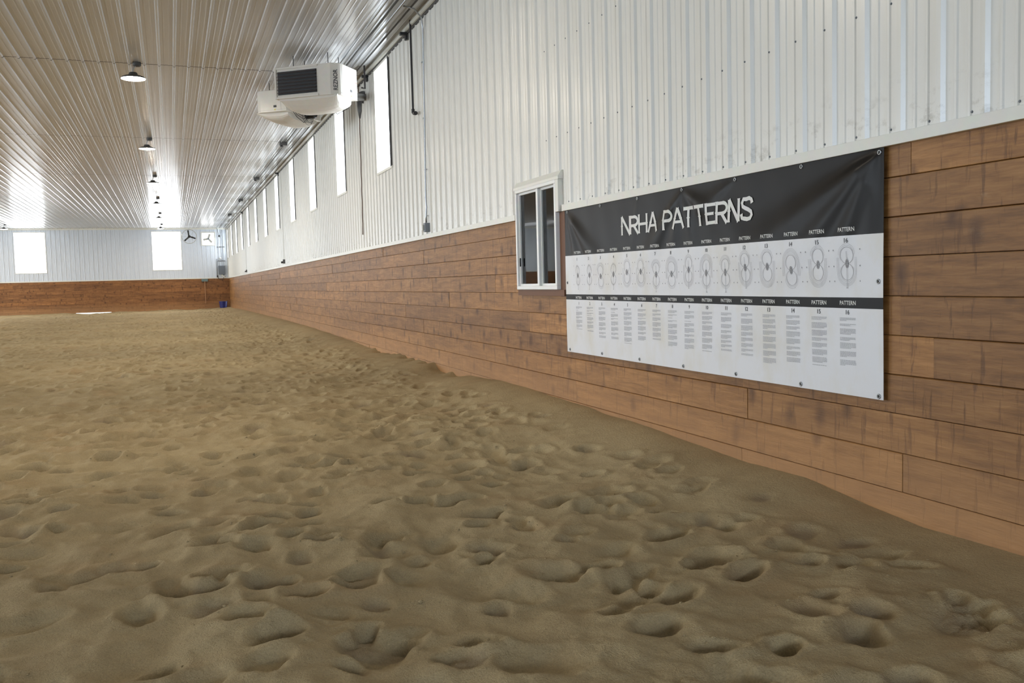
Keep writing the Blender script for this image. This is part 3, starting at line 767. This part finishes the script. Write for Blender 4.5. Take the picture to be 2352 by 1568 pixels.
# pattern diagrams: figure eights with outer oval tracks
rp = random.Random(3)
spec = {1:(0,0,1,1),2:(0,0,1,1),3:(2,1,0,0),4:(0,0,1,1),5:(1,3,0,0),6:(1,3,0,0),7:(2,1,1,0),8:(4,1,0,0),9:(1,3,1,0),10:(4,1,1,0),11:(2,1,1,0),12:(1,3,1,0),13:(1,4,0,0),14:(4,1,0,0),15:(1,4,0,0),16:(1,3,1,0)}
VC = .552-.0; 
for i, u in enumerate(cols_u):
    mb = MB(); up, dn, line, small = spec[i+1]
    vc = .643; r_ = .041 if not small else .038; lw = .0019
    def circ(cx, cy, rx, ry, a0=0, a1=360, w=lw, k=26):
        stroke(mb, [(cx+rx*math.cos(R(a0+(a1-a0)*j/k)), cy+ry*math.sin(R(a0+(a1-a0)*j/k))) for j in range(k+1)], w, OFF+.0001*(mb_l[0]), .05); mb_l[0] += 1
    mb_l = [0]
    vt, vb = vc+r_, vc-r_
    shift = -.012 if up > dn else (.012 if dn > up else 0)
    vt += shift; vb += shift
    circ(u, vt, r_, r_); circ(u, vb, r_, r_)
    if small: circ(u, vt, r_*.78, r_*1.08, 0, 180, .0009); circ(u, vb, r_*.78, r_*1.08, 180, 360, .0009)
    circ(u, vt, r_+.005, r_+.008, -30, 210, .0009); circ(u, vb, r_+.005, r_+.008, 150, 390, .0009)
    for k in range(up): 
        e = .0062*(k+1); circ(u, vt+.004, r_+.006+e, r_+.006+e, 0, 180, .0009)
        for sgn in (-1, 1): stroke(mb, [(u+sgn*(r_+.006+e), vt+.004), (u+sgn*(r_+.006+e), vb+.01)], .0009, OFF+.0001*mb_l[0]) if up > 2 else None
    for k in range(dn):
        e = .0062*(k+1); circ(u, vb-.004, r_+.006+e, r_+.006+e, 180, 360, .0009)
        for sgn in (-1, 1): stroke(mb, [(u+sgn*(r_+.006+e), vb-.004), (u+sgn*(r_+.006+e), vt-.01)], .0009, OFF+.0001*mb_l[0]) if dn > 2 else None
    if line: stroke(mb, [(u, vt+.02 if not small else vt+r_+.012), (u, vb-r_-.038)], .0022, OFF+.002); stroke(mb, [(u-.005, vb-r_-.038),(u+.005, vb-r_-.038)], .003, OFF+.002)
    cvc = (vt+vb)/2
    for k in range(5): circ(u, cvc, .005+.001*k, .010+.003*k, 0, 360, .0022, 10)
    for sgn in (-1, 1):
        for dv in (-.075, 0, .08): poly_print(mb, [(u+sgn*.088-.0025, vc+dv-.0035),(u+sgn*.088+.0025, vc+dv-.0035),(u+sgn*.088+.0025, vc+dv+.0035),(u+sgn*.088-.0025, vc+dv+.0035)])
    mb.build('pattern_diagram', M_PRINTL, ban)
# instruction columns: unreadably small grey lines of print
ends = {1:.20,2:.185,3:.15,4:.15,5:.125,6:.155,7:.175,8:.14,9:.135,10:.135,11:.15,12:.14,13:.112,14:.135,15:.13,16:.14}
for i, u in enumerate(cols_u):
    mb = MB(); v = .383; para = 3; x0, x1 = u-.058, u+.056
    while v > ends[i+1]:
        for k in range(para):
            right = x1-(.0 if k < para-1 else rp.uniform(.02,.08)); x = x0
            while x < right-.003:
                wl = min(rp.uniform(.006,.016), right-x); 
                poly_print(mb, [(x,v),(x+wl,v),(x+wl,v+.0036),(x,v+.0036)]); x += wl+.0022
            v -= .0062
            if v < ends[i+1]: break
        v -= rp.choice((.008,.009,.012)); para = rp.choice((1,2,3,4,4,5)) if v > .3 else rp.choice((3,4,5,5))
    mb.build('instruction_text', M_PRINTG, ban)
# grommets with screws
gr = MB(); MG = Matrix.Rotation(R(90),4,'Y'); gr.torus(.0095, .0032, MG, 16, 6)
g0 = gr.build('grommet', M_GALV, ban, smooth=True); g2_ = MB(); g2_.lathe([(.0001,.004),(.004,.004),(.0055,.001),(.0055,-.012)], M=Matrix.Rotation(R(-90),4,'Y'), k=8)
s0 = g2_.build('screw', M_DGREY, g0, smooth=True)
for i, (u, v) in enumerate(GT+GB+GS):
    if i == 0: gg = g0
    else:
        gg = g0.copy(); COL.objects.link(gg); gg.parent = ban; ss = s0.copy(); COL.objects.link(ss); ss.parent = gg
    gg.location = bl(BP(u, v, .002))

# ------------------------------------------------------------------ unit heaters
def heater(loc, rz, W_, D_, H_, label, cat='heater', BELLY=.19):
    root = empty('unit_heater', loc, rz, label=label, cat=cat, group='unit heaters hung under the ceiling')
    # local frame: origin at top centre of the louvred face; x right (seen from the front), y to the back, z up
    b_ = MB(); hw = W_/2; ch = .13
    prof = [(-hw,0),(hw-ch,0),(hw,ch*.9),(hw,D_),(-hw,D_)]
    # front right corner is rounded; face frame
    pr = [(-hw,0),(hw-ch,0),(hw-.035,ch*.52),(hw-.014,ch*.72),(hw,ch*1.05),(hw,D_),(-hw,D_)]
    n = len(pr)
    for z in (-H_, 0):
        for x, y in pr: b_.v.append((x, y, z))
    for i in range(n): b_.f.append((i, (i+1)%n, n+(i+1)%n, n+i)); b_.m.append(0)
    b_.f.append(tuple(range(n, 2*n))); b_.m.append(0); b_.f.append(tuple(reversed(range(n)))); b_.m.append(0)
    cab = b_.build('cabinet', M_HEAT, root, bevel=.008)
    # raised frame round the louvre and seam strips
    lx0, lx1, lz0, lz1 = -hw+.05, -hw+.05+W_*.62, -H_+.055, -.065
    fr_ = MB(); t = .018
    for q in (((-hw+.0,-.014,-H_),( -hw+.03,.0,0)),((-hw+.03,-.014,-H_),(lx1+.02,.0,-H_+.03)),((-hw+.03,-.014,-.03),(lx1+.02,0,0))): fr_.box(*q)
    fr_.build('face_frame', M_HEAT, root, bevel=.003)
    lv = MB(); lv.box((lx0,-.006,lz0),(lx1,.001,lz1)); lv.build('louvre_opening', M_BLKPL, root)
    for k in range(7):
        z = lz0+(lz1-lz0)*(k+.5)/7; s_ = MB()
        s_.box((lx0+.004,-.042,-.004),(lx1-.004,-.004,.002), M=Matrix.Translation((0,0,z+.012))@Matrix.Rotation(R(22),4,'X'))
        s_.build('louvre_blade', M_LOUV, root)
    # belly: rounded heat exchanger pan beneath
    be = MB(); secs = []
    for t_ in np.linspace(0,1,9):
        y = .03+t_*(D_-.06); dz = BELLY*math.sin(min(1,t_*1.9+.12)*math.pi/2)*(1 if t_ < .75 else 1-.35*(t_-.75)/.25); ww = hw*(.93-.10*math.sin(math.pi*t_*.5))
        ring = []
        for a in np.linspace(0, math.pi, 15):
            ca, sa = math.cos(a), math.sin(a)
            ring.append((ww*math.copysign(abs(ca)**.6, ca), y, -H_+.01-(dz+.01)*abs(sa)**.55))
        secs.append(ring)
    for r_ in secs: be.v += r_
    k = 15
    for i in range(8):
        for j in range(k-1): be.f.append((i*k+j, i*k+j+1, (i+1)*k+j+1, (i+1)*k+j)); be.m.append(0)
    be.f.append(tuple(range(k))); be.m.append(0); be.f.append(tuple(reversed(range(8*k, 9*k)))); be.m.append(0)
    be.build('belly_pan', M_HEAT, root, smooth='auto')
    # latch and sticker on the right flank
    la = MB(); la.box((hw-.002,D_*.62,-H_*.80),(hw+.006,D_*.62+.05,-H_*.80+.035)); la.build('latch', M_BLKPL, root)
    ys_ = MB(); ys_.lathe([(.0001,.004),(.012,.004)], o=(hw,D_*.66,-H_+.035), M=Matrix.Rotation(R(90),4,'Y'), k=12); ys_.build('sticker', M_YEL, root)
    rs_ = MB(); rs_.box((hw,D_*.90,-H_*.45),(hw+.003,D_*.97,-H_*.43)); rs_.build('warning_label', M_RED, root)
    se = MB(); se.box((hw-.001,.08,-H_+.03),(hw+.0015,D_-.01,-H_+.034)); se.box((hw-.001,D_-.10,-H_+.03),(hw+.0015,D_-.097,-.01)); se.build('seam', M_TRIM2, root)
    # fan and motor at the back
    fb = MB()
    MT = Matrix.Translation((-hw*.15, D_, -H_*.85))@Matrix.Rotation(R(-90),4,'X')
    for rr, zz in ((.19,.02),(.15,.05),(.10,.075),(.05,.085)): fb.torus(rr, .003, MT@Matrix.Translation((0,0,zz)), 24, 5)
    for k2 in range(6): 
        a = math.pi*k2/3; fb.tube([MT@Vector((.19*math.cos(a),.19*math.sin(a),.02)), MT@Vector((.04*math.cos(a),.04*math.sin(a),.088))], .003, 5)
    fb.build('fan_guard', M_BLKPL, root)
    fm = MB(); fm.lathe([(.0001,.17),(.07,.17),(.085,.15),(.085,.0)], o=MT.translation, M=MT.to_3x3().to_4x4(), k=18); fm.build('motor', M_BLKPL, root, smooth='auto')
    wr = MB()
    for q in (0,.03,.07):
        wr.tube([(hw-.05,D_+.01,-H_*.5-q),(hw-.2,D_+.08,-H_*1.02-q),(hw-.4,D_+.09,-H_*1.10-q*1.5),(-hw*.1,D_+.06,-H_*.95)], .005, 6)
    wr.build('wiring', M_BLKPL, root, smooth=True)
    # hanger rods to ceiling
    for x, y in ((-hw*.55,D_*.25),(hw*.55,D_*.25),(-hw*.55,D_*.8),(hw*.55,D_*.8)):
        rd = MB(); rd.tube([(x,y,-.01),(x,y,ZC-loc[2]-.02)], .006, 8); rd.build('hanger_rod', M_BLKPL, root)
    return root
CA = Vector((2.332, 13.6)); dl = Vector((-math.sin(R(52)), math.cos(R(52)))); ds = Vector((math.cos(R(52)), math.sin(R(52))))
ctr = CA + dl*(1.055/2-.13)
# local +x points from louvre towards corner C, i.e. -dl ; local +y = ds
rz = math.atan2(-dl.y, -dl.x)
hA = heater((ctr.x, ctr.y, 3.26+H), rz, 1.055, .60, .46, 'white unit heater with dark louvres facing the camera, nearer of the two')
# maker's lettering up the rounded corner strip
V, F = text_tris('REZNOR')
mbt = MB(); xs_ = [p[0] for p in V]; x0_, x1_ = min(xs_), max(xs_); h0 = max(p[1] for p in V)
for p in V:
    q_ = .105-(p[1]/h0)*.062; mbt.v.append((.5275-.13+q_*.811+.003, q_*.585*1.0-.004, -.395+(p[0]-x0_)/(x1_-x0_)*.30))
for f_ in F: mbt.f.append(f_); mbt.m.append(0)
mbt.build('maker_lettering', M_INK, hA)
CB = Vector((1.93, 15.6)); rzB = rz - math.pi/2
# B: right flank faces the camera; its near corner (flank/back) is at CB
lx = Vector((math.cos(rzB), math.sin(rzB))); ly = Vector((-math.sin(rzB), math.cos(rzB)))
WB, DB = 1.15, .62
oB = CB - lx*(WB/2) - ly*DB
hB = heater((oB.x, oB.y, 3.27+H), rzB, WB, DB, .36, 'white unit heater turned away, behind and left of the louvred one', BELLY=.14)
# vent pipe from the near heater through the wall
vp = empty('vent_pipe', (XW, 15.0, 3.05+H), label='galvanised flue stub running from the near heater to the wall', cat='pipe')
L_ = Vector(vp.location); a = Vector((2.74,14.32,2.93+H)); b_ = Vector((XW-.022,15.22,3.11+H))
q = MB(); n_ = 24; q.tube([a.lerp(b_, i/n_)-L_ for i in range(n_+1)], [.056+(.004 if i % 2 else 0) for i in range(n_+1)], 18); q.build('duct', M_GALV, vp, smooth=True)
q = MB(); t_ = (b_-a).normalized(); q.tube([b_-t_*.03-L_, b_-t_*.015-L_], .10, 20); q.build('collar', M_DGREY, vp)
q = MB(); q.tube([Vector((2.99,14.78,2.95+H))-L_, Vector((2.99,14.78,2.80+H))-L_, Vector((2.99,14.79,2.68+H))-L_], [.04,.035,.012], 12); q.build('drain_tee', M_DGREY, vp, smooth=True)
g_ = MB(); g_.tube([(3.03,14.5,ZC-.01),(3.03,14.5,3.10+H),(2.97,14.45,3.10+H)], .014, 8); g_.build('gas_drop', M_BLACK, None)
gdo = bpy.data.objects['gas_drop']; tag(gdo, 'short dark gas pipe dropping to the back of the near heater', 'pipe')

# ------------------------------------------------------------------ ceiling lamps
def lamp(x, y, label=None):
    root = empty('ceiling_lamp', (x, y, ZC), label=label, cat='ceiling lamp', group='round high-bay lamps in a row')
    q = MB(); q.lathe([(.0001,-.06),(.05,-.06),(.06,-.05),(.06,0)], o=(.06,0,0), k=16); q.build('junction_box', M_DGREY, root, smooth='auto')
    q = MB(); q.tube([(.04,0,-.05),(.01,0,-.10),(0,0,-.16)], .008, 6); q.tube([(.0,0,-.05),(-.01,0,-.16)], .004, 5); q.build('hanging_hook', M_GALV, root)
    q = MB(); q.lathe([(.0001,-.155),(.05,-.155),(.06,-.165),(.07,-.195),(.12,-.208),(.165,-.225),(.178,-.243),(.176,-.252)], k=28); q.build('housing', M_DGREY, root, smooth='auto')
    q = MB(); q.lathe([(.172,-.243),(.15,-.249),(.11,-.258),(.06,-.266),(.0001,-.270)], k=28); q.build('lens', M_LAMP, root, smooth=True)
    return root
names = ['nearest round ceiling lamp, left of the heaters', 'second ceiling lamp of the row from the camera', 'third ceiling lamp of the row, above the second sheet lap', 'fourth ceiling lamp of the row counting from the camera', 'fifth ceiling lamp of the row, last but one', 'sixth ceiling lamp of the row, just above the far window']
L0 = lamp(-.385, 15.19, names[0])
lampY = [15.19, 22.57, 29.78, 36.93, 44.18, 51.58]
for i in range(1, 6):
    c = copy_tree(L0); c.location = (-.36, lampY[i], ZC); c['label'] = names[i]
c = copy_tree(L0); c.location = (-7.66, lampY[5], ZC); c['label'] = 'ceiling lamp at the left edge of the photo above the far left window'; 
for x, yl in ((-.36,(7.85,)),(-7.66,(.5,7.85,15.19,22.57,29.78,36.93,44.18)),(-14.9,(7.85,15.19,22.57,29.78,36.93,44.18,51.58))):
    for y in yl:
        c = copy_tree(L0); c.location = (x, y, ZC); c['label'] = 'round ceiling lamp hanging over the part of the arena outside the photo'; c['group'] = 'ceiling lamps outside the photo'

# ------------------------------------------------------------------ pipes, conduits, boxes on the right wall
q = MB(); xp, yp = XW-.06, 11.86
q.tube([(xp,yp,ZC-.02),(xp,yp,2.275+H)], .014, 12); q.tube([(xp,yp,2.275+H),(xp,yp-.01,2.245+H),(xp,yp-.035,2.235+H),(xp,yp-.12,2.225+H)], .019, 12); q.tube([(xp,yp-.10,2.227+H),(xp,yp-.135,2.224+H)], .026, 12); q.tube([(xp,yp,2.30+H),(xp,yp,2.25+H)], .022, 12)
tag(q.build('hanging_gas_pipe', M_BLACK, smooth='auto'), 'black iron pipe stub hanging down the white wall ending in an elbow', 'pipe')
cd = empty('electrical_conduit', (XW, 11.45, .66+H), label='thin grey conduit running down the white wall to a switch box', cat='conduit')
cl_ = Vector(cd.location)
q = MB(); q.tube([Vector(p)-cl_ for p in ((XW-.30,11.25,ZC-.03),(XW-.16,11.27,ZC-.05),(XW-.06,11.30,ZC-.14),(XW-.04,11.32,ZC-.28),(XW-.04,11.38,2.0+H),(XW-.04,11.44,1.1+H),(XW-.035,11.43,.98+H),(XW-.04,11.45,.86+H),(XW-.04,11.45,.78+H))], .011, 10); q.build('tube', M_GALV, cd, smooth=True)
q = MB(); q.box((-.07,-.045,.0),(-.0,.045,.115)); q.build('switch_box', M_GREY, cd, bevel=.004)
q = MB(); q.box((-.09,.0,.02),(-.07,.05,.09)); q.build('cover_plate', M_TRIM2, cd, bevel=.003)
for zz in (.86,1.45,2.1,2.8):
    q = MB(); q.box((-.045,-.02-.03*(zz-.8)*.6,zz-.66),(-.02,.02-.03*(zz-.8)*.6,zz-.645)); q.build('strap', M_GALV, cd)
wr = MB(); pts = []
for i in range(28):
    t = i/27; z = 3.42+(.86-3.42)*t; pts.append((XW-.03, 15.54+.08*t+.012*math.sin(i*1.7), z+H))
wr.tube(pts, .0085, 6); tag(wr.build('hanging_cable', M_BROWN, smooth=True), 'thin brown cable running down the white wall below the heaters', 'cable')
def outlet(y, s, label):
    r_ = empty('outlet_box', (XW, y, .68+H), label=label, cat='outlet box')
    q = MB(); q.box((-.06*s,-.05*s,0),(0,.05*s,.12*s)); q.build('box', M_DGREY, r_, bevel=.004)
    q = MB(); q.tube([(-.06*s,.05*s,.04*s),(-.10*s,.07*s,.035*s)], .03*s, 10); q.build('plug', M_BLKPL, r_)
    q = MB(); q.tube([(-.025,0,.12*s),(-.025,0,ZC-.68-H-.05)], .006, 8); q.build('conduit', M_TRIM, r_)
outlet(27.35, 1.0, 'dark outlet box low on the white wall midway along')
outlet(41.5, .9, 'small outlet box on the white wall nearest the far corner')
# conduits under the ceiling beside the wall
def run(name, x, z, r_, mat, label, cat='conduit', extra=None):
    root = empty(name, (x, 22, z), label=label, cat=cat, group='conduits running along the ceiling edge')
    q = MB(); q.tube([(0,YB+.1-22,0),(0,YE-.35-22,0)], r_, 10); q.build('tube', mat, root, smooth=True)
    return root
for x, z, r_, mt, lb in ((2.62, ZC-.035, .012, M_GALV, 'galvanised conduit along the ceiling, leftmost of those beside the wall'),
                     (2.74, ZC-.035, .012, M_DGREY, 'dark conduit along the ceiling, second from the left by the wall'),
                     (2.83, ZC-.045, .016, M_GALV, 'thick galvanised conduit along the ceiling, third from the left by the wall'),
                     (2.97, ZC-.035, .010, M_DGREY, 'thin dark conduit along the ceiling closest to the wall trim')):
    run('ceiling_conduit', x, z, r_, mt, lb)
bj = None
jb = [(2.69,22.45,'third'),(2.69,29.72,'x'),(2.71,37.0,'x'),(2.73,44.3,'x')]
lbs = ['dark junction box on the ceiling edge nearest behind the heaters','second dark junction box along the ceiling edge behind the heaters','third dark junction box along the ceiling edge behind the heaters','dark junction box on the ceiling edge nearest the far wall']
for (x, y, _), lb in zip(jb, lbs):
    if bj is None:
        bj = empty('ceiling_junction_box', (x, y, ZC-.055), label=lb, cat='junction box', group='dark junction boxes on the ceiling edge')
        q = MB(); q.box((-.10,-.07,-.05),(.07,.07,.035)); q.build('box', M_DGREY, bj, bevel=.005)
        q = MB(); q.tube([(-.06,0,-.05),(-.06,0,-.085)], .03, 10); q.build('knockout', M_BLKPL, bj)
    else:
        c = copy_tree(bj); c.location = (x, y, ZC-.055); c['label'] = lb
bj = None
for y, lb in ((12.2,'black clamp at the top of the white wall beside the iron pipe'),(14.82,'black clamp at the top of the white wall above the near heater'),(27.9,'black clamp at the wall top midway down the arena'),(42.4,'black clamp at the wall top nearest the far corner')):
    if bj is None:
        bj = MB(); bj.box((-.10,-.03,-.04),(0,.03,.0)); bj.box((-.03,-.035,-.10),(0,.035,-.04)); bj = bj.build('wall_clamp', M_BLKPL, bevel=.004); c = bj
    else:
        c = bj.copy(); COL.objects.link(c)
    c.location = (XW-.02, y, ZC-.09); tag(c, lb, 'clamp', 'black clamps along the wall top')

# ------------------------------------------------------------------ far end: fans, panel, bucket
fn = empty('ceiling_fan', (1.03, 51.0, 2.77+H), label='three-bladed fan in a round wire cage hanging before the end wall', cat='fan')
MF = Matrix.Rotation(R(90),4,'X')
q = MB(); q.torus(.365,.014,MF,40,6)
q.torus(.365,.008,Matrix.Translation((0,.14,0))@MF,40,6)
for k in range(8):
    a = math.pi*k/4; q.tube([(.365*math.cos(a),0,.365*math.sin(a)),(.04*math.cos(a),-.04,.04*math.sin(a))], .005, 5)
q.build('cage', M_TRIM2, fn)
for a in (98, -20, 222):
    q = MB(); M = Matrix.Rotation(R(-a),4,'Y'); q.box((.03,-.012,-.03),(.33,.012,.045), M=M@Matrix.Rotation(R(20),4,'X')); q.build('blade', M_BLKPL, fn)
q = MB(); q.lathe([(.0001,.08),(.06,.08),(.07,.05),(.07,-.12)], M=MF, k=16); q.build('motor', M_BLKPL, fn, smooth='auto')
q = MB(); q.tube([(0,0,.36),(0,0,ZC-2.77-H)], .008, 6); q.build('hanging_chain', M_GALV, fn)
ex = empty('exhaust_fan', (2.13, YE, 2.505+H), label='square white-framed exhaust fan set high in the end wall', cat='exhaust fan')
q = MB(); t = .05; w_ = .345; hh = .69
for s_ in (((-w_-t,-.045,-t),(w_+t,0,0)),((-w_-t,-.045,hh),(w_+t,0,hh+t)),((-w_-t,-.045,0),(-w_,0,hh)),((w_,-.045,0),(w_+t,0,hh))): q.box(*s_)
q.build('frame', M_TRIM, ex)
q = MB(); q.box((w_-.012,-.05,0),(w_,.10,hh)); q.box((-w_,-.05,hh-.012),(w_,.10,hh)); q.build('shroud', M_DGREY, ex)
q = MB(); q.box((-w_,.13,0),(w_,.135,hh)); q.build('shutter', M_FANWIN, ex)
for a in (70, 190, 310):
    q = MB(); q.box((.03,.05,-.05),(.28,.058,.06), M=Matrix.Translation((0,0,hh/2))@Matrix.Rotation(R(-a),4,'Y')); q.build('blade', M_TRIM2, ex)
q = MB(); q.lathe([(.0001,.05),(.05,.05),(.05,-.06)], o=(0,.06,hh/2), M=MF, k=14); q.build('hub', M_GREY, ex)
pn = empty('breaker_box', (2.785, YE-.005, .80+H), label='grey electrical panel with conduits in the far corner', cat='electrical panel')
q = MB(); q.box((-.18,-.12,0),(.18,0,.50)); q.build('box', M_GREY, pn, bevel=.006)
q = MB(); q.box((-.165,-.128,.02),(.165,-.12,.48)); q.build('door', simple('panel_door', srgb(104,110,118), .5), pn)
for x in (-.13,.03,.11):
    q = MB(); q.tube([(x,-.03,.50),(x,-.03,ZC-.80-H-.02)], .012, 6); q.build('conduit', M_GALV, pn)
for z in (.775, 1.572):
    q = MB(); q.box((-.20,-.03,z-.02),(.20,-.0,z+.02)); q.build('strut_bar', M_DGREY, pn)
q = MB(); q.tube([(-.24,-.03,.90),(-.25,-.03,.5),(-.25,-.03,-.02),(-.22,-.05,-.20),(-.08,-.05,-.30),(.04,-.05,-.28),(.12,-.05,-.10),(.10,-.05,0)], .012, 6); q.build('cable_loop', M_DGREY, pn, smooth=True)
q = MB(); q.box((-.03,-.06,-.12),(.05,0,-.0)); q.box((.05,-.06,-.16),(.14,0,-.06)); q.build('outlet', M_TRIM, pn)
q = MB(); q.box((-.28,-.06,-.16),(-.21,0,-.05)); q.build('switch', M_DGREY, pn)
cm = empty('mounted_camera', (2.72, YE-.22, 2.99+H), label='small dark camera on a bracket high in the far corner', cat='camera')
q = MB(); q.box((-.05,-.10,-.06),(.05,.02,.05)); q.build('body', M_DGREY, cm, bevel=.01)
q = MB(); q.tube([(0,0,.04),(-.06,.02,.25),(-.12,.04,.465)], .014, 6); q.build('bracket', M_GREY, cm)
lt_ = empty('alarm_light', (2.735, YE-.03, 1.725+H), label='small round white light above the electrical panel', cat='light')
q = MB(); q.lathe([(.0001,-.045),(.04,-.04),(.055,-.02),(.06,0)], M=Matrix.Rotation(R(-90),4,'X'), k=14); q.build('dome', M_VINYL, lt_, smooth=True)
wb = empty('wall_box', (1.83, YE-.03, .42+H), label='flat grey-green box at the top edge of the end boards', cat='box')
q = MB(); q.box((-.17,-.08,0),(.17,0,.15)); q.build('body', simple('grey_green', srgb(104,122,120), .5), wb, bevel=.005)
q = MB(); q.box((-.02,-.03,-1.25),(.02,.0,0)); q.build('batten', M_PALEWOOD, wb)
bz = sand_z(2.70, YE-.6)
bu = empty('bucket', (2.76, YE-.45, bz-.015), label='blue plastic bucket on the sand in the far corner', cat='bucket')
q = MB(); q.lathe([(.0001,.004),(.18,.0),(.20,.15),(.225,.36),(.24,.37),(.24,.39),(.22,.39),(.195,.16),(.175,.03),(.0001,.03)], k=28); q.build('tub', M_BLUE, bu, smooth='auto')
q = MB(); q.tube([(.235*math.cos(R(a)), -.03-.12*math.sin(R(a))*.4, .375+.02*math.sin(R(a))) for a in range(0,181,15)], .006, 6); q.build('handle', M_GALV, bu, smooth=True)

# ------------------------------------------------------------------ light
w = bpy.data.worlds.new('sky'); sc.world = w; w.use_nodes = True
bg = w.node_tree.nodes['Background']; bg.inputs[0].default_value = (.80,.90,1,1); bg.inputs[1].default_value = 3.0
def area(name, loc, rot, sx, sy, power, col):
    l = bpy.data.lights.new(name, 'AREA'); l.shape = 'RECTANGLE'; l.size = sx; l.size_y = sy; l.energy = power; l.color = col
    o = bpy.data.objects.new(name, l); COL.objects.link(o); o.location = loc; o.rotation_euler = rot; return o
for i, (a, b_) in enumerate(DOORS):   # area light added at the unseen doorway behind the camera
    area('door_daylight', ((a+b_)/2, YB-.1, 2.0), (R(90),0,0), b_-a, 3.8, 200, (.60,.76,1.0))
area('window_daylight', ((HIGHW[0]+HIGHW[1])/2, YB-.1, (HIGHW[2]+HIGHW[3])/2), (R(90),0,0), HIGHW[1]-HIGHW[0], HIGHW[3]-HIGHW[2], 310, (.66,.80,1.0))  # added cool light filling the unseen high opening
area('office_lamp', (XW+1.8, 8.5, 2.6), (0,0,0), .6, .6, 110, (1,.93,.82))  # added area light that brightens the office interior
for a, b_ in LDOORS: area('door_daylight', (XL-.1, (a+b_)/2, 1.95), (0,R(-90),0), 3.8, b_-a, 760 if a < 40 else 560, (.76,.88,1.0))  # lights added at the unseen left doorways to shape the side light

# ------------------------------------------------------------------ camera
cam = bpy.data.cameras.new('camera'); co_ = bpy.data.objects.new('camera', cam); COL.objects.link(co_)
cam.sensor_fit = 'HORIZONTAL'; cam.sensor_width = 36; cam.lens = 2087.07/2352*36; cam.clip_start = .05; cam.clip_end = 300
yaw, pit, rol = .3569, .0665, .0258
F_ = Vector((math.sin(yaw)*math.cos(pit), math.cos(yaw)*math.cos(pit), -math.sin(pit))); R_ = Vector((math.cos(yaw), -math.sin(yaw), 0)); U_ = R_.cross(F_)
R2 = R_*math.cos(rol)-U_*math.sin(rol); U2 = U_*math.cos(rol)+R_*math.sin(rol)
co_.matrix_world = Matrix(((R2.x,U2.x,-F_.x,0),(R2.y,U2.y,-F_.y,0),(R2.z,U2.z,-F_.z,H),(0,0,0,1)))
sc.camera = co_
vs = sc.view_settings; vs.view_transform = 'Standard'; vs.look = 'None'; vs.gamma = 1; vs.use_curve_mapping = False; vs.exposure = 0.58
sc.cycles.use_denoising = True; sc.cycles.max_bounces = 5; sc.cycles.diffuse_bounces = 3; sc.cycles.glossy_bounces = 3; sc.cycles.transparent_max_bounces = 6; sc.cycles.caustics_reflective = False; sc.cycles.caustics_refractive = False; sc.cycles.use_adaptive_sampling = True; sc.cycles.adaptive_threshold = .06; sc.cycles.time_limit = 1150
sc.cycles.sample_clamp_indirect = 8
